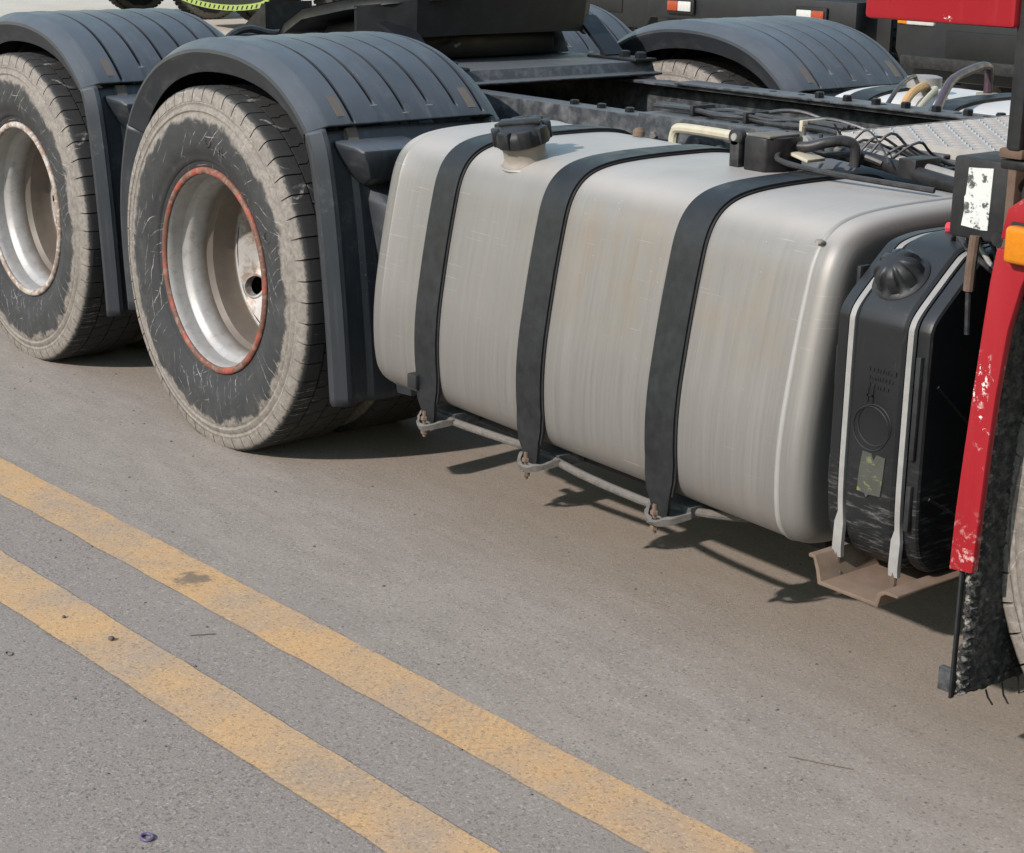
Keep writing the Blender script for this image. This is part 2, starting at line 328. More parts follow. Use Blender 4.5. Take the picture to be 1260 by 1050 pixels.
# ------------------------------------------------------------------ road and its stripes
road = MB(); road.grid([[(xx, yy, 0) for xx in (-600, -60, -20, -6, 0, 6, 20, 60, 600)] for yy in (-600, -60, -20, -6, 0, 6, 20, 60, 600)])
road = road.build('road', 'road'); road['kind'] = 'structure'; road['label'] = 'dusty grey asphalt road under the tractor truck'
def stripe(y0, y1):
    rows = []
    for i in range(721):
        xx = -16+i*.035; yb = .042*xx
        ja = (mnoise.noise((xx*9, y0*50, 0))*.004+mnoise.noise((xx*41, y0*50, 3))*.0022); jb = (mnoise.noise((xx*9, y1*50, 7))*.004+mnoise.noise((xx*41, y1*50, 9))*.0022)
        rows.append([(xx, y0+yb+ja, .004), (xx, y1+yb+jb, .004)])
    o = MB().grid(rows).build('lane_stripe', 'paint_yellow', road); return o
s1 = stripe(-.7133, -.5637); s1['label'] = 'worn yellow stripe on the side towards the truck'
s2 = stripe(-1.0657, -.9144); s2['label'] = 'more faded yellow stripe on the side away from the truck'
gm = MB()
for i in range(900):      # loose grit
    xx = random.uniform(-1.5, 4.2); yy = random.uniform(-1.9, 1.0); r_ = random.choice((.0016, .002, .0025, .004))*random.uniform(.7, 1.3)
    vs_ = [(xx+r_*random.uniform(.7, 1.3)*math.cos(a), yy+r_*random.uniform(.7, 1.3)*math.sin(a), .0001) for a in (0, 1.2, 2.5, 3.9, 5.1)]
    gm.add(vs_+[(xx, yy, r_*.9)], [(0, 1, 5), (1, 2, 5), (2, 3, 5), (3, 4, 5), (4, 0, 5)])
g = gm.build('grit', 'pebble'); g['kind'] = 'stuff'; g['label'] = 'fine dark grit scattered over the asphalt'
def ring(name, c, r, tr, m, lab, tilt=(0, 0, 0), sq=1.0):
    mb = MB(); pr = [(r+tr*math.cos(a), tr*.8*math.sin(a)) for a in [2*PI*k/10 for k in range(11)]]
    mb.lathe([(p, h*1.0) for p, h in pr], 28, (0, 0, 0), 'z'); o = mb.build(name, m, None, 60); o.location = (c[0], c[1], tr*.8); o.scale = (1, sq, 1); o.rotation_euler = tilt
    tag(o, lab, 'ring')
ring('rubber_ring', (2.034, -1.272), .0125, .0036, 'ring_plum', 'small dark purple rubber ring lying on the asphalt outside the stripes', sq=.8)
ring('wire_ring', (1.131, -1.136), .011, .0018, 'dusty_metal', 'small pale wire ring lying on the asphalt outside the stripes', sq=.6)
def pebble(c, r, lab):
    bm = bmesh.new(); bmesh.ops.create_icosphere(bm, subdivisions=2, radius=r)
    for v in bm.verts: v.co *= 1+.25*mnoise.noise(v.co*90+Vector((c[0]*9, 0, 0))); v.co.z *= .7
    me = bpy.data.meshes.new('pebble'); bm.to_mesh(me); bm.free(); me.materials.append(M['pebble']); o = bpy.data.objects.new('pebble', me); C.objects.link(o)
    zb = min(v.co.z for v in me.vertices); o.location = (c[0], c[1], .004-zb-.0005); tag(o, lab, 'pebble')
pebble((1.203, -.928), .0075, 'dark round pebble on the more faded yellow stripe')
pebble((1.02, -.955), .0045, 'tiny dark pebble on the faded stripe beside the round pebble')
tw = MB().tube([(1.279, -.772, .002), (1.292, -.748, .0025), (1.304, -.722, .002)], .001, 6).build('twig', 'twig'); tag(tw, 'short thin dark twig on the asphalt between the stripes', 'twig')
tw = MB().tube([(2.502, -.133, .002), (2.56, -.105, .0025), (2.615, -.073, .002)], .0008, 6).build('twig', 'twig'); tag(tw, 'hair-thin straw on the brown dusty asphalt near the truck', 'twig')

# ------------------------------------------------------------------ the truck
truck = empty('tractor_truck')
tag(truck, 'red tractor truck with silver fuel tank and dark fenders beside the yellow stripes', 'truck')
HUB = .53; RT = .543
# --- wheels: tyre, rim, flange ring (origin on the hub, y = 0 at the outer face)
def tyre_mesh():
    mb = MB(); N = 168
    side = [(.292, .050), (.300, .036), (.316, .026), (.326, .024), (.329, .019), (.338, .015), (.352, .012), (.356, .0085), (.385, .003), (.42, 0), (.448, .001), (.462, .004), (.466, .0075), (.470, .0075), (.474, .004), (.484, .007), (.488, .0105), (.492, .0105), (.496, .0085), (.506, .0125), (.516, .0175), (.523, .024)]
    prof = side+[(.526, .04), (.526, .255)]+[(r, .295-h) for r, h in side[::-1]]
    mb.lathe(prof, N)
    # tread blocks, four staggered rows; the outer rows wrap over the shoulder
    K = 56; da = 2*PI/K
    def pt(r, h, a): return (r*math.cos(a), h, r*math.sin(a))
    for k in range(K):
        a = k*da
        for (h0, h1, off, sh) in ((.0, .078, 0, 1), (.083, .143, .5, 0), (.148, .208, .0, 0), (.213, .295, .5, 2)):
            a0 = a+off*da+.035*da; a1 = a0+.93*da; st = .16*da
            if sh == 0:
                hm = (h0+h1)/2
                ring_ = [(h0, a0), (hm-.004, a0), (hm+.004, a0+st), (h1, a0+st), (h1, a1+st), (hm+.004, a1+st), (hm-.004, a1), (h0, a1)]
                top = [pt(RT, h, x_) for h, x_ in ring_]; bot = [pt(.522, h, x_) for h, x_ in ring_]
                n = len(ring_); mb.add(top+bot, [tuple(range(n))]+[(i, (i+1) % n, n+(i+1) % n, n+i) for i in range(n)])
            else:
                pr = [(.501, .0085), (.5165, .0115), (.530, .0155), (.5395, .0225), (RT, .033), (RT, h1 if sh == 1 else .295-h0), (.522, h1 if sh == 1 else .295-h0)]
                if sh == 2: pr = [(r, .295-h) for r, h in pr]
                A = [pt(r, h, a0) for r, h in pr]; B = [pt(r, h, a1) for r, h in pr]; n = len(pr)
                mb.add(A+B, [(i, (i+1), n+i+1, n+i) for i in range(n-1)]+[tuple(range(n)), tuple(range(n, 2*n))])
    # flattened contact patch
    mb.v = [(p[0], p[1], max(p[2], -HUB+.0005)) for p in mb.v]
    return mb
tyre0 = tyre_mesh().build('tyre', 'tyre_rubber', None, 40)
def rim_mesh(H):
    mb = MB(); N = 96
    pr = [(.292, .052), (.299, .040), (.300, .032), (.296, .027), (.289, .028), (.2845, .036), (.283, .050), (.282, .078), (.278, .084), (.268, .090), (.262, .100), (.258, .125), (.2575, .150), (.252, .158), (.246, .166), (.243, .20), (.243, .236), (.240, .243), (.234, .246)]
    mb.lathe(pr, N)
    # disc with hand holes: ring segments built around ten round openings
    rh = .031; rc = .194; dy = lambda r: .250 if r > .16 else .250
    def dpt(r, a): return (r*math.cos(a), .246+(.234-r)*.55, r*math.sin(a))
    for k in range(H):
        a0 = 2*PI*(k-.5)/H; a1 = 2*PI*(k+.5)/H; ac = 2*PI*k/H; m = 24; inner = []; outer = []
        cx, cz = rc*math.cos(ac), rc*math.sin(ac)
        for j in range(m):
            th = 2*PI*j/m; ur = math.cos(th); ut = math.sin(th)
            px = cx+rh*(ur*math.cos(ac)-ut*math.sin(ac)); pz = cz+rh*(ur*math.sin(ac)+ut*math.cos(ac)); inner.append((math.hypot(px, pz), math.atan2(pz, px)))
            lr = (.234-rc) if ur > 0 else (rc-.150); sc_ = min(lr/max(abs(ur), 1e-6), (rc*math.tan(PI/H))/max(abs(ut), 1e-6))
            r_ = rc+ur*sc_; aa = ac+(ut*sc_)/(rc*math.tan(PI/H))*(PI/H); outer.append((min(max(r_, .15), .234), aa))
        mid = [((ri*.72+ro*.28), ai) for (ri, ai), (ro, ao) in zip(inner, outer)]
        lip = [dpt(r, a) for r, a in inner]; lipo = [(x_, y_-.004, z_) for x_, y_, z_ in lip]; back = [(x_, y_+.02, z_) for x_, y_, z_ in lip]
        def big(sf): return [(cx+(p[0]-cx)*sf, p[1]-.004, cz+(p[2]-cz)*sf) for p in lip]
        def big0(sf): return [(cx+(p[0]-cx)*sf, p[1], cz+(p[2]-cz)*sf) for p in lip]
        rows = [back, lip, lipo, big(1.18), big0(1.32), [dpt(r, a) for r, a in outer]]
        mb.grid(rows, cv=True)
    mb.lathe([(.150, .2922), (.146, .294), (.105, .294), (.100, .285), (.098, .27), (.09, .265), (.0, .265)], 48)
    for k in range(10):
        a = 2*PI*(k+.5)/10; mb.hexbolt((.127*math.cos(a), .294, .127*math.sin(a)), .016, -.022, 'y')
    return mb
rim0 = rim_mesh(8).build('rim', 'rim_paint', None, 30); rim5 = rim_mesh(5).build('rim', 'rim_paint', None, 30)
fl = MB(); fl.lathe([(.2985+.0110*math.cos(a), .028+.009*math.sin(a)) for a in [2*PI*k/12 for k in range(13)]], 96)
ringA = fl.build('flange_ring', 'ring_red', None, 60)
ringB = bpy.data.objects.new('flange_ring', ringA.data.copy()); C.objects.link(ringB); ringB.data.materials[0] = M['ring_grey']; ringB.scale = (.995, 1, .995)
def wheel(loc, rz, rim=True, ringo=None, spin=0.0, rimo=None):
    wv_ = empty('wheel', loc, truck, rz)
    c = tyre0.copy(); C.objects.link(c); c.parent = wv_
    if rim:
        c = (rimo or rim0).copy(); C.objects.link(c); c.parent = wv_; c.rotation_euler = (0, spin, 0)
        if ringo: c = ringo.copy(); C.objects.link(c); c.parent = wv_; c.rotation_euler = (0, spin, 0)
    return wv_
SP = R(-(211-180-36*0))      # turns one hand hole to where it shows in the opening
wheel((0, 0, HUB), 0, True, ringA, R(216-211), rim5)['label'] = 'drive wheel with worn red rim edge beside the fuel tank'
def letter(ch_, ang, r_, size, par):
    cu = bpy.data.curves.new('letter', 'FONT'); cu.body = ch_; cu.size = size; cu.extrude = .0012; cu.align_x = 'CENTER'; cu.align_y = 'CENTER'; cu.resolution_u = 3
    tmp = bpy.data.objects.new('letter', cu); C.objects.link(tmp); me = bpy.data.meshes.new_from_object(tmp.evaluated_get(bpy.context.evaluated_depsgraph_get())); bpy.data.objects.remove(tmp)
    me.materials.clear(); me.materials.append(M['tyre_rubber']); o = bpy.data.objects.new('raised_letter', me); C.objects.link(o); o.parent = par
    a = R(ang); me.transform(Matrix.Translation((r_*math.cos(a), .002, r_*math.sin(a))) @ Matrix.Rotation(-(a-PI/2), 4, 'Y') @ Matrix.Rotation(PI/2, 4, 'X'))
w2 = [o for o in truck.children if o.name.startswith('wheel')][0]
for ch_, an_ in (('D', 84), ('R', 73), ('O', 24)): letter(ch_, an_, .392, .052, w2)
wheel((-1.35, 0, HUB), 0, True, ringB, R(20))['label'] = 'rearmost drive wheel with bare grey rim edge'
for xx in (0, -1.35):
    wheel((xx, .63, HUB), PI, False); wheel((xx, 1.87, HUB), 0, False); wheel((xx, 2.50, HUB), PI, True, ringB, 0)
# front steering wheels: shallow disc facing out
fm = MB(); fm.lathe([(.292, .052), (.299, .040), (.300, .032), (.296, .027), (.289, .028), (.282, .06), (.262, .09), (.25, .10), (.24, .075), (.20, .05), (.17, .035), (.12, .03), (.115, -.01), (.10, -.05), (.06, -.058), (0, -.058)], 64)
for k in range(10):
    a = 2*PI*k/10; fm.hexbolt((.145*math.cos(a), .033, .145*math.sin(a)), .016, -.03, 'y')
rimf = fm.build('rim', 'rim_paint', None, 30)
FX = 3.285
wheel((FX, .10, HUB), 0, True, ringB, 0, rimf)['label'] = 'front steering wheel behind the red guard'
wheel((FX, 2.40, HUB), PI, True, ringB, 0, rimf)
for o in (tyre0, rim5, rim0, ringA, ringB, rimf): bpy.data.objects.remove(o)
# axles
for xx in (0, -1.35): MB().tube([(xx, .30, HUB), (xx, .9, HUB), (xx, 1.0, HUB), (xx, 1.25, HUB), (xx, 1.5, HUB), (xx, 1.6, HUB), (xx, 2.2, HUB)], [.09, .09, .11, .21, .11, .09, .09], 20).build('axle', 'frame_black', truck)
MB().tube([(FX, .3, HUB), (FX, .6, HUB-.03), (FX, 1.25, HUB-.06), (FX, 1.9, HUB-.03), (FX, 2.2, HUB)], .055, 12).build('axle', 'frame_black', truck)

# --- fenders
XC = .06
front = [(0, 1.214), (.10, 1.211), (.20, 1.199), (.30, 1.175), (.39, 1.137), (.465, 1.088), (.515, 1.045), (.540, 1.018)]
rear = [(0, 1.214), (-.10, 1.208), (-.20, 1.190), (-.30, 1.158), (-.39, 1.110), (-.465, 1.048), (-.52, .985), (-.55, .935)]
def arch(pts, n=5): return [(p.x, p.y) for p in smooth_curve([(a, b, 0) for a, b in pts], n)]
top_c = arch(rear)[::-1][:-1]+arch(front)
fr_c = arch([(.540, 1.015), (.568, .955), (.590, .86), (.612, .72), (.632, .55), (.646, .40), (.655, .275)], 4)
re_c = arch([(-.551, .932), (-.585, .85), (-.615, .74), (-.628, .62), (-.622, .48), (-.604, .32)], 4)
FW = .652
full_c = re_c[::-1]+top_c+fr_c
def nrm_at(p):
    i = full_c.index(p); a = full_c[max(i-2, 0)]; b = full_c[min(i+2, len(full_c)-1)]; tx, tz = b[0]-a[0], b[1]-a[1]; L = math.hypot(tx, tz); return -tz/L, tx/L
def sweep(curve, prof, mb=None, fade=None, flip=False):
    mb = mb or MB(); rows = []; n = len(curve)
    for i, p in enumerate(curve):
        nx, nz = nrm_at(p); px, pz = p; s_ = i/(n-1); row = []
        for q in prof:
            y_, d, grv = q if len(q) == 3 else (*q, 0)
            d = d-grv*(fade(s_, y_) if fade else 1)
            row.append((XC+px+nx*d, y_, pz+nz*d))
        rows.append(row)
    return mb.grid(rows)
grooves = [.135, .225, .315, .405, .495, .575]
prof = [(.044, -.092), (.032, -.096), (.002, -.04), (.004, -.030), (.05, -.002), (.058, 0)]
for gq in grooves: prof += [(gq-.03, 0), (gq-.006, .002, 0), (gq-.004, .001, .013), (gq+.006, 0, .013), (gq+.008, 0, 0)]
prof += [(FW-.058, 0), (FW-.05, -.002), (FW-.004, -.03), (FW-.002, -.04), (FW-.032, -.096), (FW-.044, -.092)]
gend = {g_: e for g_, e in zip(grooves, (.985, .90, .935, .905, .93, .97))}
def fade(s_, y_):
    e = min(gend.items(), key=lambda kv: abs(kv[0]-y_))[1]; return max(0, min(1, (e-s_)*28, (s_-(1-e)-.03)*28))
pr_sk = [(.044, -.092), (.032, -.096), (.002, -.038), (.004, -.026), (.034, -.006), (.048, -.006), (.062, -.030), (.115, -.030), (.13, -.020), (.30, -.020), (FW-.062, -.03), (FW-.048, -.006), (FW-.034, -.006), (FW-.004, -.026), (FW, -.034), (FW, -.098), (FW-.012, -.095)]
def thicken(o, th=.006):
    md = o.modifiers.new('solid', 'SOLIDIFY'); md.thickness = th; md.offset = -1; return o
def fender(first=None, x0=0, y0=0, lab=None):
    if first is not None:
        c = copy_tree(first, truck, (x0, y0, 0)); c['label'] = lab; return c
    f = thicken(sweep(top_c, prof, fade=fade, flip=False).build('fender', 'fender_plastic', truck, 28)); f['label'] = lab
    a = thicken(sweep(fr_c, pr_sk).build('skirt', 'fender_plastic', f, 25)); b = thicken(sweep(re_c, pr_sk, flip=True).build('skirt', 'fender_plastic', f, 25))
    # moulded bosses on the front skirt
    def loft(secs, name):
        mb = MB(); rows = []
        for (xf, xb, ya, yb, zf, zb) in secs: rows.append([(XC+xb, ya, zb), (XC+xf, ya+.012, zf), (XC+xf, yb-.012, zf), (XC+xb, yb, zb)])
        mb.grid(rows, cv=True); mb.cap(rows[0][::-1]); mb.cap(rows[-1]); return mb.build(name, 'fender_plastic', f, 30, bevel=.005)
    loft([(.625, .53, .070, .30, .972, .978), (.660, .54, .070, .30, .962, .964), (.662, .545, .085, .30, .925, .93), (.645, .555, .105, .30, .885, .895), (.585, .56, .125, .30, .858, .87)], 'skirt_boss')
    loft([(.600, .57, .165, .42, .838, .85), (.655, .58, .150, .42, .815, .82), (.672, .59, .148, .42, .79, .79), (.684, .61, .170, .42, .62, .62), (.692, .63, .185, .42, .45, .45), (.698, .645, .197, .42, .285, .285)], 'skirt_boss')
    # strap slots near the front edge
    def slot(y_, s0, s1, d=.0015, m='slot_brown', wd=.013):
        n = len(top_c); i0, i1 = int(s0*(n-1)), int(s1*(n-1)); mb = MB()
        sweep(top_c[i0:i1+1], [(y_-wd, -.003), (y_-wd, d), (y_+wd, d), (y_+wd, -.003)], mb); mb.build('strap_slot', m, f)
    slot(.108, .86, .945); slot(.548, .86, .945)
    mb = MB(); sweep(fr_c[0:5], [(.118, -.03), (.118, -.016), (.152, -.016), (.152, -.03)], mb); mb.build('retaining_strap', 'slot_brown', f)
    for yy in (.225, .315, .405):
        n = len(top_c); px, pz = top_c[int((gend[yy]+.012)*(n-1))]; MB().box((XC+px-.002, yy-.010, pz-.006), (XC+px+.0035, yy+.014, pz+.0005), .001).build('rivet_mark', 'strap_steel', f)
    # inner stay from the fender to the frame
    MB().tube([(XC, .62, 1.10), (XC, .70, 1.04), (XC, .86, .98)], .022, 10).build('fender_stay', 'frame_black', f)
    return f
f0 = fender(lab='dark grey fender over the drive wheel beside the fuel tank')
fender(f0, -1.35, 0, 'dark grey fender over the rearmost drive wheel on the tank side')
f3 = fender(f0, 0, 2.50-FW, 'dark grey fender over the drive wheel on the far side'); f4 = fender(f0, -1.35, 2.50-FW, 'dark grey fender over the rearmost drive wheel on the far side')
for ff in (f3, f4):
    for ch in list(ff.children):
        if ch.name.startswith('fender_stay'): bpy.data.objects.remove(ch)

# --- frame rails with flanges, holes and bolts
def rail(y0, sgn):     # web at y0, flanges towards the centre
    poly = [(y0, .735), (y0, 1.032), (y0+sgn*.078, 1.032), (y0+sgn*.078, 1.022), (y0+sgn*.010, 1.022), (y0+sgn*.010, .745), (y0+sgn*.078, .745), (y0+sgn*.078, .735)]
    r_ = MB().prism(poly, -2.1, 4.3, 'x').build('frame_rail', 'frame_dusty', truck, bevel=.003)
    for xx in [-1.9+.2*k for k in range(21)]:
        for zz in (.80, .88, .965):
            if random.random() < .62: MB().hexbolt((xx+random.uniform(-.04, .04), y0, zz), .012, -sgn*.011, 'y').build('bolt', 'dusty_metal' if random.random() < .4 else 'frame_black', r_)
    for xx in (.62, .74, .86, 1.18, 1.27, 1.36, 1.45, 1.55): MB().hexbolt((xx, y0+sgn*.04, 1.032), .014, .013, 'z').build('bolt', 'frame_black', r_)
    return r_
r1 = rail(.855, 1); r2 = rail(1.645, -1)
# inner reinforcing cap on the near rail
MB().prism([(.845, .90), (.845, 1.043), (.95, 1.043), (.95, 1.034), (.853, 1.034), (.853, .90)], .95, 2.0, 'x').build('rail_doubler', 'frame_dusty', truck, bevel=.004)
for k in range(6): MB().hexbolt((1.02+.085*k, .845, .985-.01*(k % 2)), .013, -.012, 'y').build('bolt', 'strap_steel' if k % 2 else 'dusty_metal', r1)
MB().prism([(1.655, .90), (1.655, 1.043), (1.55, 1.043), (1.55, 1.034), (1.647, 1.034), (1.647, .90)], .35, 1.9, 'x').build('rail_doubler', 'frame_dusty', truck, bevel=.004)
for k in range(7): MB().hexbolt((.95+.11*k, 1.585, 1.043), .015, .018, 'z').build('bolt', 'frame_black', r2)
for xx in (-1.7, -.68, .55, 1.35): MB().box((xx-.06, .872, .78), (xx+.06, 1.628, .97), .01).build('crossmember', 'frame_black', truck)
MB().box((.45, .874, .70), (2.5, 1.626, .76), .005).build('frame_shield', 'frame_black', truck)     # dark gear below the rails
MB().tube([(.3, 1.25, .62), (1.6, 1.25, .66), (2.6, 1.25, .74)], .06, 16).build('drive_shaft', 'frame_black', truck)
for yy in (1.05, 1.45): MB().tube([(.72, yy, .53), (.75, yy, .53), (2.25, yy, .53), (2.28, yy, .53)], [.10, .15, .15, .10], 24).build('light_block_tank', 'frame_black', truck)  # tanks added under the frame to block light from the far side
MB().tube([(.15, .6, .55), (.15, .6, .75)], .05, 12).build('spring_seat', 'frame_black', truck)

# --- fifth wheel
fw = MB()
zc = 1.325
outl = [(-.14, -.30), (-.13, -.20), (-.13, .20), (-.14, .30), (-.22, .43), (-.36, .505), (-.62, .505), (-.86, .43), (-1.06, .34), (-1.10, .17), (-.90, .13), (-.66, .07), (-.60, 0), (-.66, -.07), (-.90, -.13), (-1.10, -.17), (-1.06, -.34), (-.86, -.43), (-.62, -.505), (-.36, -.505), (-.22, -.43)]
def ztop(a): return zc+(a+.14)*.17-(max(0, -.72-a)*.15)
A = [(a, 1.25+b, ztop(a)) for a, b in outl]; B = [(a, 1.25+b, ztop(a)-.035) for a, b in outl]; n = len(outl)
fw.add(A+B, [tuple(range(n)), tuple(range(n, 2*n))[::-1]]+[(i, (i+1) % n, n+(i+1) % n, n+i) for i in range(n)])
fw = fw.build('fifth_wheel', 'frame_black', truck, 30, bevel=.004); fw['label'] = 'black greasy fifth wheel plate'
sk = MB(); L_ = [(-.30, -.50), (-.16, -.36), (-.125, -.20), (-.125, .20), (-.16, .36), (-.30, .50)]
sk.grid([[(a, 1.25+b, ztop(a)-.03) for a, b in L_], [(a-.012, 1.25+b*.985, ztop(a)-.150) for a, b in L_], [(a-.03, 1.25+b*.98, ztop(a)-.150) for a, b in L_], [(a-.03, 1.25+b*.98, ztop(a)-.03) for a, b in L_]], cu=True)
sk.build('apron', 'frame_black', fw, 25)
for sgn in (-1, 1):
    MB().prism([(-.30, 1.09), (-.70, 1.09), (-.62, 1.19), (-.38, 1.22)], 1.25+sgn*.36-.05, 1.25+sgn*.36+.05).build('pivot_bracket', 'frame_black', fw, bevel=.008)
    MB().tube([(-.05, 1.25+sgn*.40, 1.095), (-.16, 1.25+sgn*.40, 1.18), (-.24, 1.25+sgn*.42, 1.22)], .02, 8, flat=(.045, .006)).build('strut', 'frame_black', fw)
    for a in (-.10, .0, .08): MB().hexbolt((a, 1.25+sgn*.40, 1.096), .02, .02, 'z').build('bolt', 'frame_black', fw)
    MB().box((-.14, 1.25+sgn*.40-.05, 1.086), (.11, 1.25+sgn*.40+.05, 1.096), .003).build('foot_plate', 'frame_black', fw)
MB().box((-.60, .95, 1.09), (-.25, 1.55, 1.175), .02).build('lock_housing', 'frame_black', fw)
MB().prism([(-.95, 1.036), (.10, 1.036), (.14, 1.044), (.14, 1.05), (.10, 1.052), (.085, 1.086), (-.95, 1.086)], .80, 1.70).build('base_plate', 'frame_dusty', fw, bevel=.003)
MB().tube([(-.235, 1.10, 1.15), (-.20, 1.09, 1.145), (-.18, 1.06, 1.14)], .006, 6).build('grease_pipe', 'dusty_metal', fw)
rp = MB().prism([(-1.12, 1.04), (-1.12, 1.24), (-1.40, 1.07), (-1.40, 1.04)], .90, 1.10).build('ramp', 'dark_metal', truck); MB().prism([(-1.06, 1.04), (-1.06, 1.16), (-1.38, 1.05), (-1.38, 1.04)], 1.42, 1.60).build('ramp', 'dark_metal', truck)
MB().tube(smooth_curve([(-1.0, .62, 1.06), (-1.0, .68, 1.13), (-1.0, .76, 1.155), (-1.0, .86, 1.135), (-1.02, 1.0, 1.145), (-1.05, 1.2, 1.14), (-1.1, 1.4, 1.1)], 5), .014, 8).build('air_hose', 'hose_black', truck)
MB().tube(smooth_curve([(-1.03, .63, 1.05), (-1.03, .72, 1.12), (-1.03, .84, 1.125), (-1.03, 1.1, 1.13), (-1.08, 1.35, 1.08)], 5), .012, 8).build('air_hose', 'hose_black', truck)

# --- fuel tanks
sec = [(.16, .338), (.095, .350), (.055, .385), (.040, .44), (.036, .52), (.041, .60), (.053, .68), (.069, .77), (.088, .86), (.105, .925), (.130, .968), (.170, .996), (.23, 1.011), (.32, 1.018), (.45, 1.020), (.58, 1.017), (.66, 1.0), (.705, .955), (.72, .88), (.72, .48), (.70, .40), (.65, .35), (.56, .337), (.36, .335)]
S_ = [(p.x, p.y) for p in smooth_curve([(a, b, 0) for a, b in sec+[sec[0]]], 4)[:-1]]
def off(pts, d):       # offset a closed section outwards
    out = []; n = len(pts)
    for i in range(n):
        a, b = pts[i-1], pts[(i+1) % n]; tx, tz = b[0]-a[0], b[1]-a[1]; L = math.hypot(tx, tz) or 1
        out.append((pts[i][0]-tz/L*d*-1*-1, pts[i][1]+tx/L*d) if False else (pts[i][0]+(-tz/L)*d, pts[i][1]+(tx/L)*d))
    return out
def tz_(x_): return -.016*(x_-1.5)      # the tank sits a touch lower towards the cab
def fuel_tank(mirror=False, xo=0.0, x0=.80, x1=2.338):
    X0, X1 = x0, x1
    def ringx(x_, d): return [(x_, y_, z_+tz_(x_)) for y_, z_ in off(S_, d)]
    r0, r1_ = .045, .040; rows = []
    for k in range(7):
        a = PI/2*k/6; rows.append(ringx(X0+r0*(1-math.sin(a)), -r0*(1-math.cos(a))) ) if False else rows.append(ringx(X0+r0*(1-math.cos(a)), -r0*(1-math.sin(a))))
    for xs in (X0+.06, X0+.066, X0+.072): rows.append(ringx(xs, .0025 if xs == X0+.066 else 0))
    for k in range(1, 14): rows.append(ringx(X0+.08+(X1-X0-.19)*k/14, 0))
    sx = X1-.062
    rows.append(ringx(sx, 0))
    for k in range(9):
        a = PI/2*k/8; rows.append(ringx(X1-r1_+r1_*math.sin(a), -r1_*(1-math.cos(a))))
    rows.insert(0, ringx(X0, -r0-.03)); rows.append(ringx(X1, -r1_-.012)); rows.append(ringx(X1, -r1_-.04))
    mb = MB(); mb.grid(rows, cv=True); mb.cap(rows[0][::-1]); mb.cap(rows[-1])
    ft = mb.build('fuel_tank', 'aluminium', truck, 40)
    # weld bead where the end cap joins, paler than the skin
    bead = MB().grid([ringx(sx-.007, -.001), ringx(sx-.005, .0022), ringx(sx, .0036), ringx(sx+.005, .0022), ringx(sx+.007, -.001)], cv=True).build('seam_bead', 'bead_metal', ft, 60)
    # straps with rubber liners
    i0 = min(range(len(S_)), key=lambda i: abs(S_[i][0]-.040)+abs(S_[i][1]-.44)); i1 = min(range(len(S_)), key=lambda i: abs(S_[i][0]-.72)+abs(S_[i][1]-.80))
    seq = [(i0+k) % len(S_) for k in range((i1-i0) % len(S_)+1)]
    def band(xc, wd, d0, d1, name, m):
        o1 = off(S_, d0); o2 = off(S_, d1); rows = []
        zz = tz_(xc)
        for (dz_, k_) in ((.302, .50), (.335, .62), (.365, .82), (.40, .97)):
            if name == 'strap_liner' and dz_ < .35: continue
            y_ = .040+(.006 if dz_ < .35 else 0); rows.append([(xc-wd*k_, y_-d0+.002, dz_+zz), (xc-wd*k_, y_-d1, dz_+zz), (xc+wd*k_, y_-d1, dz_+zz), (xc+wd*k_, y_-d0+.002, dz_+zz)])
        for i in seq: rows.append([(xc-wd, o1[i][0], o1[i][1]+zz), (xc-wd, o2[i][0], o2[i][1]+zz), (xc+wd, o2[i][0], o2[i][1]+zz), (xc+wd, o1[i][0], o1[i][1]+zz)])
        mb = MB().grid(rows, cv=True); mb.cap(rows[0][::-1]); mb.cap(rows[-1]); mb.build(name, m, ft, 35)
    for xc in (1.072, 1.485, 1.935):
        xs = {1.072: .835, 1.485: 1.165, 1.935: 1.85}[xc] if mirror else xc
        if xs > X1-.1: continue
        band(xs, .050, -.0005, .0035, 'strap_liner', 'black_rubber'); band(xs, .0445, .003, .009, 'strap', 'strap_rubber')
        zb = tz_(xs)
        # hooked bracket end, bolt and bearer arm
        if not mirror:
            j = random.uniform(-.006, .006)
            hk = MB(); hk.tube(smooth_curve([(xs-.048, .085, .325+zb), (xs-.044, .050, .316+zb), (xs-.024, .026, .304+zb), (xs+.006, .018+j, .300+zb), (xs+.032, .034, .306+zb), (xs+.056, .080, .318+zb)], 4), .01, flat=(.004, .008)); hk.v = [(p[0]+.004*mnoise.noise((p[0]*70, p[1]*70, p[2]*70)), p[1]+.005*mnoise.noise((p[0]*60+9, p[1]*60, p[2]*60)), p[2]+.005*mnoise.noise((p[0]*65, p[1]*65+5, p[2]*65))) for p in hk.v]; hk.build('strap_hook', 'dusty_metal', ft)
            MB().prism([(xs-.048, .16), (xs+.045, .16), (xs+.040, .07), (xs+.022, .038), (xs-.016, .035), (xs-.042, .06)], .306+zb, .311+zb, 'z').build('hook_plate', 'dusty_metal', ft)
            bt = MB().tube([(xs-.012, .036, .268+zb), (xs-.012, .036, .335+zb)], .0055, 8); bt.hexbolt((xs-.012, .036, .276+zb), .010, .010, 'z'); bt.hexbolt((xs-.012, .036, .312+zb), .010, .010, 'z'); bt.build('strap_bolt', 'bracket_mud', ft)
        if mirror: continue
        ar = MB(); ar.prism([(.09, .300+zb), (.85, .29+zb), (.85, .332+zb), (.09, .330+zb)], xs-.045, xs+.045, 'x'); ar.build('bearer', 'frame_dusty', ft, bevel=.004)
        MB().box((xs-.045, .78, .33), (xs+.045, .853, .98), .006).build('hanger', 'frame_black', ft)
    return ft
tank = fuel_tank(); tank['label'] = 'weathered silver fuel tank with three black straps'
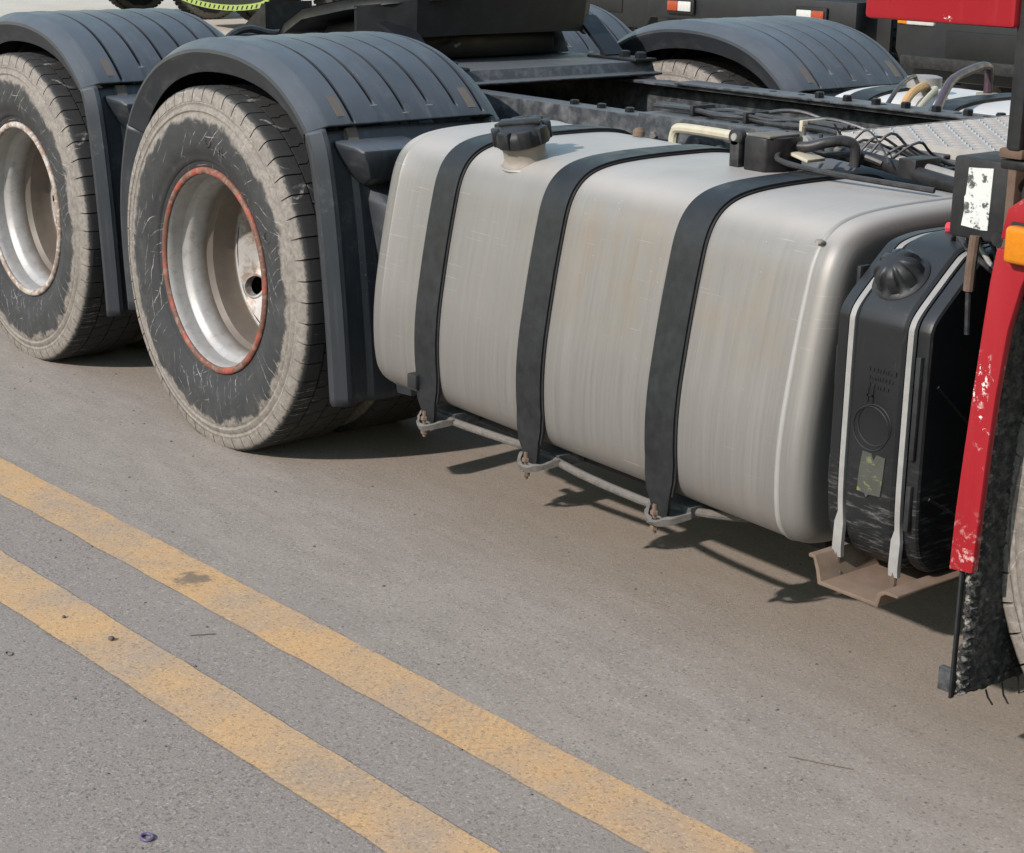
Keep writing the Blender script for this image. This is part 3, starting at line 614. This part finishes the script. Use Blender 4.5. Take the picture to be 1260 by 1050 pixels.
tube_pts = [(.98, .105, .316), (1.12, .085, .319), (1.30, .090, .320), (1.43, .10, .318), (1.62, .080, .311), (1.80, .070, .309), (1.90, .078, .309), (2.05, .16, .308), (2.2, .3, .308)]
MB().tube(smooth_curve(tube_pts, 5), .010, 10).build('drain_pipe', 'dusty_metal', tank)
MB().box((.93, .17, .300), (2.30, .25, .330), .004).build('shadow_bar', 'frame_black', tank)  # bar added so its shadow closes the lit gap behind the pipe
# first strap: bunched rubber and clip low down
MB().box((1.005, .018, .395), (1.045, .045, .435), .006).build('strap_clip', 'black_rubber', tank)
# filler neck and cap, leaning out with the shoulder of the tank
nk = Matrix.Translation((1.272, .185, .994)) @ Matrix.Rotation(R(14), 4, 'X') @ Matrix.Rotation(R(2), 4, 'Y')
def lmesh(mb, mtx): mb.v = [tuple(mtx @ Vector(p)) for p in mb.v]; return mb
lmesh(MB().lathe([(.066, -.030), (.060, -.008), (.055, .006), (.052, .012), (.0515, .034), (.054, .038), (.054, .046), (.050, .050), (.050, .07), (0, .07)], 36, axis='z'), nk).build('filler_neck', 'neck_metal', tank)
cp = MB(); cp.lathe([(0, .096), (.040, .095), (.058, .088), (.066, .078), (.068, .068), (.068, .052), (.064, .050), (0, .050)], 40, axis='z')
for k in range(8):
    a = 2*PI*k/8+.2; cp.box((-.0155, -.010, -.021), (.0155, .010, .021), .004, Matrix.Translation((.062*math.cos(a), .062*math.sin(a), .072)) @ Matrix.Rotation(a+PI/2, 4, 'Z'))
cp.box((-.052, -.016, .092), (.052, .016, .106), .006, Matrix.Rotation(R(35), 4, 'Z'))
lmesh(cp, nk).build('filler_cap', 'cap_black', tank)
lmesh(MB().tube([(.06*math.cos(a), .06*math.sin(a), -.004) for a in [2*PI*k/30 for k in range(31)]], .004, 6, False), nk).build('weld_bead', 'strap_steel', tank)
MB().lathe([(.010, 0), (.010, .004), (.007, .006), (.0, .006)], 14, (2.278, .118, .955), 'z').build('rivet', 'neck_metal', tank)
MB().lathe([(.016, 0), (.016, .012), (.010, .02), (.0, .022)], 14, (1.22, .60, 1.022), 'z').build('vent_plug', 'bracket_mud', tank)
# level sender box with rounded ear, leads
zt = 1.018
sb = MB().prism([(1.735, .465), (1.770, .42), (1.830, .425), (1.850, .465), (1.84, .54), (1.775, .55), (1.740, .52)], zt-.006, zt+.074, 'z').build('sender_box', 'dark_metal', tank, bevel=.006)
MB().lathe([(.0, -.012), (.018, -.012), (.021, -.008), (.021, .008), (.018, .012), (0, .012)], 24, (1.728, .44, zt+.066), 'y').build('sender_eye', 'hose_black', tank)
MB().lathe([(0, -.015), (.008, -.015), (.010, -.011), (.010, 0)], 16, (1.728, .44, zt+.066), 'y').build('sender_plug', 'strap_steel', tank)
MB().box((1.714, .428, zt-.004), (1.744, .452, zt+.06), .004).build('sender_leg', 'hose_black', tank)
MB().box((1.765, .43, zt+.072), (1.838, .53, zt+.079), .003).build('sender_lid', 'dusty_metal', tank)
MB().tube(smooth_curve([(1.84, .46, zt+.04), (1.86, .44, zt+.028), (1.95, .44, zt+.018), (2.06, .46, zt+.012), (2.25, .5, zt+.004)], 5), .0065, 8).build('sender_cable', 'hose_black', tank)
MB().tube(smooth_curve([(1.84, .52, zt+.05), (1.87, .53, zt+.053), (1.90, .55, zt+.064), (1.925, .58, zt+.068), (1.94, .60, zt+.055), (1.94, .605, zt+.01)], 6), .0125, 12).build('fuel_hose', 'hose_black', tank)
MB().tube(smooth_curve([(1.81, .545, zt+.05), (1.86, .585, zt+.03), (1.93, .62, zt+.035), (1.99, .64, zt+.02)], 5), .008, 8).build('fuel_hose', 'hose_black', tank)
MB().box((1.835, .49, zt+.028), (1.90, .55, zt+.036), .002, Matrix.Rotation(R(12), 4, 'Y')).build('cable_tag', 'hose_beige', tank)
for q in range(4): MB().lathe([(.010, 0), (.010, .02), (.005, .024), (.005, .05+.012*(q % 2)), (0, .052+.012*(q % 2))], 12, (1.73+.045*q, .60+.01*q, zt+.02), 'z').build('valve_stem', 'dusty_metal' if q % 2 else 'hose_black', tank)
MB().lathe([(0, -.01), (.02, -.008), (.02, .008), (0, .01)], 16, (1.79, .60, zt+.045), 'y').build('valve_wheel', 'strap_steel', tank)
MB().tube(smooth_curve([(1.875, .60, zt+.10), (1.905, .62, zt+.06), (1.94, .64, zt+.09), (2.0, .63, zt+.05), (2.04, .60, zt+.03)], 5), .0025, 5).build('thin_wire', 'hose_black', tank)
# pipes beside the tank
MB().tube(smooth_curve([(1.16, .79, .95), (1.15, .79, .985), (1.155, .79, 1.012), (1.18, .785, 1.026), (1.3, .77, 1.03), (1.5, .70, 1.04), (1.66, .60, 1.055)], 5), .0135, 10).build('coolant_pipe', 'hose_beige', truck)
MB().tube([(1.55, .765, .965), (2.75, .765, .945)], .048, 24).build('silencer_tube', 'frame_dusty', truck)
MB().tube(smooth_curve([(1.83, .66, 1.045), (1.95, .66, 1.038), (2.12, .63, 1.026), (2.32, .60, 1.012), (2.5, .57, 1.0)], 4), .017, 12).build('brake_pipe', 'dark_metal', truck)
MB().tube(smooth_curve([(1.80, .70, 1.045), (1.95, .69, 1.046), (2.12, .66, 1.036), (2.32, .63, 1.022), (2.5, .60, 1.01)], 4), .012, 10).build('brake_pipe', 'strap_steel', truck)
cl = MB().box((2.05, .62, 1.015), (2.10, .71, 1.06), .004); cl.box((2.06, .70, 1.02), (2.09, .79, 1.03), .003); cl.build('pipe_clamp', 'dark_metal', truck)
for q, (dx_, h_) in enumerate(((0, .045), (.06, .03), (.12, .035))):
    MB().tube(smooth_curve([(1.15+dx_, 1.05, 1.0), (1.20+dx_, 1.06, 1.0+h_), (1.32+dx_, 1.09, 1.02+h_), (1.46+dx_, 1.13, 1.0+h_*.6), (1.60, 1.18, .98)], 6), .006, 8).build('cable_loop', 'hose_black', truck)
MB().box((1.28, 1.06, .95), (1.48, 1.2, 1.03), .01).build('valve_block', 'dusty_metal', truck)
for q in range(3): MB().tube([(.6+.1*q, 1.0, .98), (1.6, 1.02+.08*q, .985), (2.6, 1.05+.08*q, .985)], .014, 8).build('air_pipe', 'hose_black', truck)

random.seed(5)
for q in range(6):      # loom of thin lines clipped along the near rail
    pts_ = [(.95+.085*k, .905+.012*q+random.uniform(-.008, .008), 1.050+.006*(q % 2)+random.uniform(0, .010)) for k in range(9)]
    MB().tube(smooth_curve(pts_, 4), .0045 if q % 3 else .007, 7).build('cable_line', 'hose_black', truck)
for k in range(3): MB().box((1.10+.20*k, .895, 1.043), (1.112+.20*k, .985, 1.072), .003).build('cable_tie', 'hose_beige' if k == 2 else 'black_rubber', truck)
for q in range(5): MB().tube(smooth_curve([(1.86+.03*q, .66, 1.035), (1.88+.04*q, .70, 1.075+.012*(q % 3)), (1.93+.03*q, .76, 1.05), (2.0+.05*q, .83, 1.0)], 5), .0035, 6).build('sensor_lead', 'hose_black', truck)
# far-side fuel tank, seen from above behind the frame
ft2 = fuel_tank(True, 0, .70, 2.2); ft2.location = (0, 1.735, .004); ft2.data.materials[0] = M['pale_aluminium']
ft2['label'] = 'pale fuel tank on the far side of the frame'
MB().box((.9, 1.655, .5), (.98, 1.80, .95), .006).build('tank_bracket', 'frame_black', truck); MB().box((1.8, 1.655, .5), (1.88, 1.80, .95), .006).build('tank_bracket', 'frame_black', truck)
for nm, m, pts, r_ in (('return_hose', 'hose_plum', [(1.30, 1.70, 1.03), (1.22, 1.86, 1.10), (1.16, 2.04, 1.125), (1.12, 2.16, 1.125), (1.11, 2.19, 1.10), (1.11, 2.19, 1.01)], .014), ('supply_hose', 'hose_amber', [(1.20, 1.66, 1.02), (1.12, 1.80, 1.055), (1.05, 1.93, 1.065), (1.0, 2.02, 1.06)], .013), ('supply_hose', 'hose_beige', [(1.24, 1.68, 1.02), (1.17, 1.82, 1.05), (1.08, 1.97, 1.06), (1.0, 2.05, 1.05)], .009), ('return_hose', 'hose_black', [(1.13, 1.68, 1.03), (1.06, 1.82, 1.075), (.98, 1.98, 1.09), (.94, 2.06, 1.07)], .007)):
    MB().tube(smooth_curve(pts, 6), r_, 10).build(nm, m, truck)
MB().lathe([(.045, 0), (.045, .05), (.055, .052), (.055, .085), (.04, .09), (0, .09)], 20, (.97, 2.05, 1.0), 'z').build('filler_neck', 'strap_steel', truck)
MB().lathe([(.035, 0), (.035, .04), (.0, .04)], 16, (1.11, 2.19, 1.0), 'z').build('hose_union', 'neck_metal', truck)

# --- chequer-plate deck behind the cab
dk = MB(); X0d, X1d, Y0d, Y1d = 1.655, 2.95, .875, 1.62
dk.box((X0d, Y0d, 1.052), (X1d, Y1d, 1.058), 0); dk.box((X0d, Y0d-.004, 1.008), (X1d, Y0d, 1.060), 0); dk.box((X0d-.004, Y0d, 1.008), (X0d, Y1d, 1.060), 0)
deck = dk.build('deck_plate', 'plate_dusty', truck); lug = MB()
nx_ = int((X1d-X0d)/.036); ny_ = int((Y1d-Y0d)/.036)
for i in range(nx_):
    for j in range(ny_):
        cx, cy = X0d+.022+i*.036, Y0d+.022+j*.036; a = R(45 if (i+j) % 2 else -45); ca, sa = math.cos(a), math.sin(a)
        def q(u, v_, h_): return (cx+u*ca-v_*sa, cy+u*sa+v_*ca, 1.058+h_)
        lug.add([q(-.016, 0, 0), q(0, -.006, 0), q(.016, 0, 0), q(0, .006, 0), q(-.008, 0, .004), q(.008, 0, .004)], [(0, 1, 5, 4), (1, 2, 5), (2, 3, 5), (3, 0, 4, 5)])
lg = lug.build('tread_lugs', 'plate_dusty', deck); lg['kind'] = 'stuff'

# --- urea tank in front of the fuel tank
UX0, UX1 = 2.398, 2.622
side = [(.40, .40), (.36, .372), (.14, .362), (.085, .378), (.058, .42), (.047, .50), (.046, .66), (.047, .82), (.050, .852), (.066, .876), (.11, .915), (.160, .957), (.185, .973), (.23, .982), (.28, .984), (.38, .980), (.42, .95)]
sd = [(p.x, p.y) for p in smooth_curve([(a, b, 0) for a, b in side], 4)]
ctr = (.25, .68)
def ush(k, d): return [(y_+(ctr[0]-y_)*k+0, z_+(ctr[1]-z_)*k) for y_, z_ in sd]
rows = []
for x_, ins in ((UX0, .007), (UX0+.003, .002), (UX0+.008, .0), (UX0+.028, .0), (UX0+.030, .010), (UX0+.050, .010), (UX0+.052, -.002), (UX0+.058, -.007), (UX0+.066, -.008), (UX1-.066, -.008), (UX1-.058, -.007), (UX1-.052, -.002), (UX1-.050, .010), (UX1-.030, .010), (UX1-.028, 0), (UX1-.008, 0), (UX1-.003, .002), (UX1, .007)):
    n = len(sd); rw = []
    for i, (y_, z_) in enumerate(sd):
        a, b = sd[max(i-1, 0)], sd[min(i+1, n-1)]; ty, tz = b[0]-a[0], b[1]-a[1]; L = math.hypot(ty, tz); rw.append((x_, y_+tz/L*ins*1.0 if False else y_-(-tz/L)*ins, z_+(-ty/L)*ins*1.0))
    rows.append(rw)
ut = MB().grid(rows, cv=True); ut.cap(rows[0][::-1]); ut.cap(rows[-1]); ut = ut.build('urea_tank', 'tank_plastic', truck, 24); ut['label'] = 'black plastic fluid tank with domed cap and two pale straps'
def ustrap(xc):
    pts = []; n = len(sd)
    for i, (y_, z_) in enumerate(sd):
        if y_ > .30 or i < 8 and z_ < .40: continue
        a, b = sd[max(i-1, 0)], sd[min(i+1, n-1)]; ty, tz = b[0]-a[0], b[1]-a[1]; L = math.hypot(ty, tz); pts.append((xc, y_+(tz/L)*(-.0015)*1.0, z_+(ty/L)*.0))
    pts = [(xc, .047, .360), (xc, .045, .38), (xc, .046, .41), (xc, .047, .432)]+[p for p in pts if p[2] > .44]
    w_ = .0062; rw = []
    for i, p in enumerate(pts):
        wide = .0110 if p[2] < .437 else w_
        rw.append([(xc-wide, p[1]+.006, p[2]), (xc-wide, p[1]-.004, p[2]), (xc+wide, p[1]-.004, p[2]), (xc+wide, p[1]+.006, p[2])])
    mb = MB().grid(rw, cv=True); mb.cap(rw[0][::-1]); mb.cap(rw[-1]); mb.build('strap', 'strap_steel', ut)
    MB().tube([(xc, .046, .325), (xc, .048, .37)], .006, 8).build('strap_bolt', 'rusty_metal', ut)
    b = MB().hexbolt((xc, .046, .322), .011, .010, 'z'); b.build('nut', 'dusty_metal', ut)
ustrap(UX0+.041); ustrap(UX1-.041)
# rub pieces under the straps
for z0, z1 in ((.70, .78), (.885, .93), (.50, .56)): MB().box((UX0-.006, .055 if z0 < .8 else .10, z0), (UX0+.004, .075 if z0 < .8 else .13, z1), .003).build('strap_guide', 'black_rubber', ut)
for z0, z1 in ((.60, .80), (.46, .55)): MB().box((UX1-.022, .036, z0), (UX1-.010, .05, z1), .003).build('strap_guide', 'black_rubber', ut)
# domed cap on the sloping shoulder
cm = Matrix.Translation((2.497, .112, .917)) @ Matrix.Rotation(R(42), 4, 'X')
cp = MB(); N = 96; rows = []
for (r_, h_, fl_) in ((.056, .0, 0), (.057, .010, 0), (.053, .014, 0), (.049, .016, 0), (.0475, .024, .6), (.046, .034, 1), (.042, .044, 1), (.034, .052, .8), (.022, .057, .2), (.010, .058, 0), (.0001, .058, 0)):
    rows.append([((r_-.0095*fl_*(max(0, math.cos(8*2*PI*k/N))**.7))*math.cos(2*PI*k/N), (r_-.0095*fl_*(max(0, math.cos(8*2*PI*k/N))**.7))*math.sin(2*PI*k/N), h_) for k in range(N)])
cp.grid(rows, cv=True); lmesh(cp, cm).build('tank_cap', 'cap_black', ut, 50)
lmesh(MB().lathe([(.062, -.02), (.062, .004), (.050, .006)], 40, axis='z'), cm).build('cap_collar', 'tank_plastic', ut)
# embossed ring, lettering ridges and worn sticker on the front face
ry = .0355
def yface(z_):      # front surface of the tank
    best = min((p for p in sd if p[0] < .12), key=lambda p: abs(p[1]-z_)); return best[0]-.009
em = MB()
for rr_, cz, cx_ in ((.040, .648, 2.514), (.043, .640, 2.506)): em.tube([(cx_+rr_*math.cos(a), yface(cz)+.0005, cz+rr_*math.sin(a)) for a in [2*PI*k/40 for k in range(41)]], .0016, 5, False)
em.build('embossed_ring', 'tank_plastic', ut)
em = MB()
random.seed(11)
for k in range(3):
    zz = .752-.016*k; xx = 2.49
    while xx < 2.555-.008*k: 
        wd_ = random.uniform(.004, .012); em.box((xx, yface(zz)-.0008, zz), (xx+wd_*.6, yface(zz)+.004, zz+random.uniform(.004, .009)), 0); xx += wd_
em.box((2.491, yface(.70)-.001, .690), (2.495, yface(.70)+.004, .718), 0); em.box((2.503, yface(.70)-.001, .690), (2.507, yface(.70)+.004, .718), 0); em.box((2.491, yface(.70)-.001, .702), (2.507, yface(.70)+.004, .706), 0)
em.build('embossed_marks', 'tank_plastic', ut)
stp = [(2.484, .512), (2.503, .510), (2.508, .503), (2.513, .510), (2.541, .512), (2.545, .555), (2.547, .590), (2.527, .592), (2.519, .580), (2.514, .592), (2.492, .593), (2.487, .560)]
MB().prism(stp, yface(.55)-.0015, yface(.55)+.006).build('sticker', 'decal_worn', ut)
# side ribs
for (z0, z1) in ((.52, .44), (.74, .62)): MB().tube([(UX1-.0015, .08, z0), (UX1-.0015, .22, z1)], .004, 6).build('side_rib', 'tank_plastic', ut)
# tray: dusty channel with upturned ends
tr = MB(); prt = [(2.415, .372), (2.432, .372), (2.445, .345), (2.450, .322), (2.585, .322), (2.592, .345), (2.606, .352), (2.640, .352), (2.640, .346), (2.610, .345), (2.600, .338), (2.594, .314), (2.442, .314), (2.436, .340), (2.427, .364), (2.415, .364)]
tr.prism(prt, -.012, .55, 'y'); tr.build('tank_tray', 'bracket_mud', truck, bevel=.002)
MB().box((2.43, .5, .32), (2.63, .86, .37), .005).build('tray_arm', 'frame_black', truck)
# oddments above the tank: red-tipped lead, rusty rod, cable ends
MB().tube(smooth_curve([(2.50, .30, 1.0), (2.55, .25, 1.012), (2.60, .2, 1.01), (2.68, .2, 1.0)], 5), .007, 8).build('sensor_lead', 'hose_black', truck)
MB().tube([(2.470, .27, .998), (2.510, .27, 1.006)], .011, 10).build('lead_plug', 'wire_red', truck)
for q in range(4): MB().tube(smooth_curve([(2.52+.02*q, .22+.02*q, .985), (2.56+.02*q, .18+.01*q, 1.008+.004*q), (2.61+.015*q, .15+.02*q, .99), (2.67, .16, .95)], 5), .005, 8).build('sensor_lead', 'strap_steel' if q == 1 else 'hose_black', truck)
MB().tube([(2.668, .09, 1.03), (2.668, .085, .975), (2.667, .085, .93)], .010, 10).build('mount_rod', 'rusty_metal', truck)
MB().tube([(2.667, .085, .93), (2.672, .085, .85)], .005, 8).build('mount_cable', 'hose_black', truck)

# --- black box with worn white sticker
bxm = MB().box((2.600, .10, 1.020), (2.722, .22, 1.166), .006); bx_ = bxm.build('control_box', 'black_rubber', truck)
MB().prism([(2.629, 1.043), (2.672, 1.040), (2.687, 1.041), (2.689, 1.152), (2.664, 1.150), (2.636, 1.148), (2.634, 1.100), (2.631, 1.095), (2.633, 1.07)], .0975, .103).build('sticker', 'decal_white', bx_)
MB().box((2.724, .09, 1.01), (2.742, .20, 1.17), .003).build('box_flange', 'rusty_metal', bx_)
MB().tube([(2.715, .09, 1.03), (2.715, .115, 1.03)], .013, 12).build('box_bolt', 'dark_metal', bx_)

# --- cab
cb = MB(); prof_c = [(2.80, 1.17), (2.81, 1.42), (2.80, 1.9), (2.80, 3.0), (2.95, 3.12), (4.35, 3.12), (4.65, 2.9), (4.95, 2.2), (5.05, 1.6), (5.08, 1.17)]
cb.prism(prof_c, .02, 2.48); cab = cb.build('cab', 'red_paint', truck, 30, bevel=.03); cab['label'] = 'red cab side behind the front wheel'
MB().prism([(3.45, 1.95), (4.75, 1.95), (4.52, 2.72), (3.45, 2.72)], .012, .03).build('side_window', 'glass', cab)
MB().prism([(3.35, 1.25), (3.36, 1.25), (3.36, 2.8), (3.35, 2.8)], .015, .03).build('door_seam', 'black_rubber', cab)
MB().box((4.5, -.0, 1.72), (4.66, .02, 1.77), .006).build('door_handle', 'black_rubber', cab)
MB().box((3.9, .1, .35), (5.1, 2.4, 1.165), .06).build('bumper', 'far_grey', cab)
# side extender panel (low edge in view), black rear post, brackets
MB().box((2.452, .0, 1.402), (2.775, .028, 2.9), .008).build('side_extender', 'red_paint', cab)
MB().box((2.768, .015, 1.20), (2.797, .06, 1.60), .006).build('rear_post', 'black_rubber', cab)
MB().box((2.752, .02, 1.185), (2.80, .09, 1.202), .004).build('post_bracket', 'rusty_metal', cab)
MB().box((2.75, .03, 1.165), (2.80, .09, 1.183), .004).build('post_bracket', 'dark_metal', cab)
MB().tube([(2.79, .2, 1.12), (2.79, .08, 1.12)], .026, 14).build('cab_mount', 'black_rubber', cab)
# front wheel guard in red with its liner flap
L_e = [(2.742, .436), (2.745, .55), (2.751, .655), (2.758, .76), (2.768, .897), (2.774, .975), (2.782, 1.035)]
R_e = [(2.860, 1.035), (2.838, .975), (2.820, .897), (2.808, .78), (2.801, .668), (2.796, .55), (2.793, .442)]
gd = MB().prism(L_e+R_e, -.002, .016).build('wheel_guard', 'red_paint', truck, bevel=.003)
gd['label'] = 'scuffed red guard strip behind the front wheel'
arc = [(FX+.60*math.cos(a), .53+.60*math.sin(a)) for a in [R(139-98*k/16) for k in range(17)]]
MB().prism([(2.786, 1.052), (2.796, 1.105), (2.83, 1.13), (3.75, 1.13), (3.76, 1.0)]+arc[::-1][1:-1]+[(2.858, 1.052)], .000, .018).build('guard_top', 'red_paint', gd, bevel=.003)
ml = MB().box((2.815, -.032, 1.018), (2.905, -.004, 1.082), .009, seg=3).build('marker_lamp', 'orange_lens', gd)
MB().box((2.811, -.010, 1.014), (2.909, -.002, 1.086), .004).build('lamp_base', 'black_rubber', gd)
rows = []
for i in range(230):
    z_ = .172+.97*i/229; row = []
    for j in range(90):
        y_ = .018+.42*j/89; xb = 2.772+(z_-.2)*.012+(max(0, z_-.95)*.35); ed = max(0, 1-(y_-.018)/.05)
        wz = z_+.012*mnoise.noise((y_*22, z_*22, 4))
        amp = .0035*mnoise.noise((y_*26, z_*90, 1))+.0045*mnoise.noise((y_*70, wz*190, 5))+.002*mnoise.noise((y_*160, z_*200, 8))+ed*.0045*math.sin(wz*420)
        row.append((xb+amp+.004, y_, z_+.018*max(0, 1-(y_-.018)/.42)*(1 if i < 4 else 0)))
    rows.append(row)
fp = MB().grid(rows).build('mud_flap', 'flap_rubber', truck, 60); thicken(fp, .008)
MB().box((2.722, .02, .185), (2.764, .035, .232), .003).build('flap_tab', 'frame_dusty', truck)
MB().box((2.758, .008, .182), (2.764, .020, .44), .002).build('flap_edge', 'black_rubber', truck)
for q in range(5):
    y_ = .1+.05*q; MB().tube([(2.775, y_, .18), (2.778, y_+.004, .165-.01*(q % 3)), (2.786, y_+.01, .150-.012*(q % 2))], .002, 5).build('flap_shred', 'black_rubber', truck)
# tank-to-frame closing panels and propshaft guards so that daylight does not leak under the deck
MB().box((2.5, .88, .55), (2.9, 1.62, 1.0), .02).build('gearbox', 'frame_black', truck)
MB().box((2.95, .9, .35), (4.2, 1.6, 1.1), .05).build('engine', 'frame_black', truck)

# ------------------------------------------------------------------ parked trucks behind
def fartyre(): 
    mb = MB(); mb.lathe([(.30, .05), (.33, .01), (.42, 0), (.49, .01), (.53, .035), (.535, .06), (.535, .24), (.53, .265), (.49, .29), (.30, .26)], 48)
    for k in range(48):
        a = 2*PI*k/48; mb.box((-.022, .02, -.012), (.022, .28, .012), 0, Matrix.Translation((.533*math.cos(a), 0, .533*math.sin(a))) @ Matrix.Rotation(-a+PI/2, 4, 'Y'))
    return mb
def parked(loc, rz, label, lime=False, lamps='front'):
    tr_ = empty('parked_truck', loc, None, rz); tag(tr_, label, 'truck', 'trucks parked in the yard behind')
    # local frame: x across, front face at y = 0 looking towards -y
    body = MB(); body.box((-1.2, .25, 1.0), (1.2, 2.2, 3.0), .08); body.build('cab', 'far_grey', tr_)
    MB().prism([(-1.05, 1.95), (1.05, 1.95), (.98, 2.7), (-.98, 2.7)], .235, .26).build('windscreen', 'glass', tr_)
    bp = MB().prism([(-1.22, .62), (-1.1, .42), (1.1, .42), (1.22, .62), (1.22, .92), (1.12, 1.0), (-1.12, 1.0), (-1.22, .92)], .0, .5).build('bumper', 'far_grey' if not lime else 'far_dark', tr_, bevel=.03)
    MB().box((-.75, -.012, .56), (.75, .02, .78), .01).build('grille', 'far_dark', bp)
    for s_ in (-1, 1):
        hl = MB().box((s_*1.15-.0 if s_ < 0 else .86, -.02, .80), (-.86 if s_ < 0 else 1.15, .03, .92), .015).build('headlamp', 'white_lens', bp)
        MB().box((s_*1.19-.09*(s_ > 0), -.024, .805), (s_*1.19+.09*(s_ < 0), .03, .915), .01).build('turn_lamp', 'orange_lens' if lamps == 'front' else 'red_lens', bp)
        for yy, two in ((1.3, 0), (4.9, 1), (6.2, 1)):
            w_ = empty('wheel', (s_*1.22, yy, .535), tr_, PI/2 if s_ < 0 else -PI/2)
            w_.rotation_euler = (0, 0, -PI/2 if s_ < 0 else PI/2)
            for (src, mm) in ((FT, 0), (FR, 0)):
                c = src.copy(); C.objects.link(c); c.parent = w_
        MB().box((s_*1.22-.02, .7, .6), (s_*1.22+.02-.3*s_, .82, 1.3), .03).build('mudguard', 'far_dark', tr_)
        MB().box((s_*.42-.04, .5, .74), (s_*.42+.04, 7.2, 1.0), .01).build('frame_rail', 'far_dark', tr_)
        MB().box((s_*1.15-.3*(s_ > 0), 2.3, .5), (s_*1.15+.3*(s_ < 0), 3.9, 1.05), .08).build('fuel_tank', 'far_dark', tr_)
    if lime:
        lp = [(-1.18+2.36*k/12, .40-.13*math.sin(PI*k/12)**.6) for k in range(13)]
        poly = lp+[(u, w_+.07) for u, w_ in lp[::-1]]; MB().prism(poly, -.022, -.006).build('lime_lip', 'lime_tape', tr_)
        for k in range(20):
            u = -1.1+2.2*k/19; zz = .40-.13*math.sin(PI*(u+1.18)/2.36)**.6
            MB().prism([(u, zz+.012), (u+.03, zz+.012), (u+.065, zz+.058), (u+.035, zz+.058)], -.026, -.0225).build('lime_chevron', 'far_dark', tr_)
        MB().prism([(-1.18, .47), (1.18, .47), (1.0, .30), (0, .27), (-1.0, .30)], -.004, .3).build('valance', 'far_dark', tr_)
    return tr_
FT = fartyre().build('tyre', 'tyre_rubber'); FR = MB().lathe([(.30, .05), (.295, .03), (.28, .05), (.25, .12), (.22, .14), (.15, .12), (.12, .04), (0, .03)], 32).build('rim', 'far_rim')
parked((-19.1, 8.8, 0), 0, 'dark parked truck with lime striped bumper lip, farther along the yard', True)
parked((-15.7, 9.0, 0), 0, 'dark parked truck with lime striped bumper lip, behind the rearmost fender', True)
parked((-9.9, 9.9, 0), 0, 'dark parked truck between the yellow-stripped truck and the tail-lamped tractor'); p1 = parked((-12.9, 9.6, 0), 0, 'dark parked truck with a yellow bumper strip, behind the fifth wheel'); MB().box((-.3, -.03, .47), (1.1, -.005, .60), .01).build('bumper_strip', 'yellow_paint', p1)
def tail(loc, rz, label):
    tr_ = empty('parked_truck', loc, None, rz); tag(tr_, label, 'truck', 'trucks parked in the yard behind')
    bar = MB().box((-1.15, 0, .70), (1.15, .14, .93), .02).build('rear_beam', 'far_grey', tr_)
    for s_ in (-1, 1):
        cl_ = MB().box((s_*.72-.16, -.03, .745), (s_*.72+.16, -.002, .875), .01).build('lamp_cluster', 'far_dark', bar)
        MB().box((s_*.66-.075, -.045, .77), (s_*.66+.075, -.03, .85), .01).build('reverse_lamp', 'white_lens', bar)
        MB().box((s_*.80-.06, -.045, .77), (s_*.80+.06, -.03, .85), .01).build('tail_lamp', 'red_lens', bar)
        MB().box((s_*.42-.04, .14, .72), (s_*.42+.04, 6.5, .98), .01).build('frame_rail', 'far_dark', tr_)
        MB().box((s_*.95-.33, .25, .25), (s_*.95+.33, .28, 1.0), .006).build('mud_flap', 'far_dark', tr_)
        for yy in (1.0, 2.35, 5.6):
            w_ = empty('wheel', (s_*1.22, yy, .535), tr_, -PI/2 if s_ < 0 else PI/2)
            for src in (FT, FR): c = src.copy(); C.objects.link(c); c.parent = w_
    MB().box((-1.2, 4.4, 1.0), (1.2, 6.3, 3.0), .08).build('cab', 'far_grey', tr_)
    MB().box((-.5, .9, .98), (.5, 2.0, 1.2), .05).build('fifth_wheel', 'far_dark', tr_)
    return tr_
tail((-5.59, 8.0, 0), 0, 'dark parked tractor truck seen from behind with small tail lamps above the far fender')
p3 = parked((-2.80, 7.95, 0), 0, 'dark parked truck whose bumper and step bar show below the red side panel')
sbx = MB().box((-1.02, -.17, .515), (1.05, -.12, .60), .01).build('step_bar', 'dark_metal', p3)
for s_ in (-1, 1): MB().box((s_*.7-.03, -.13, .53), (s_*.7+.03, .1, .58), .005).build('step_bracket', 'far_dark', p3)
for k in range(6):      # unseen row added across the road to block low sky light
    p_ = parked((-7.5+3.9*k, -8.6-.25*(k % 2), 0), PI, 'dark unseen parked truck added across the road to block low sky light'); p_['group'] = 'unseen trucks added across the road'
for o in (FT, FR): bpy.data.objects.remove(o)
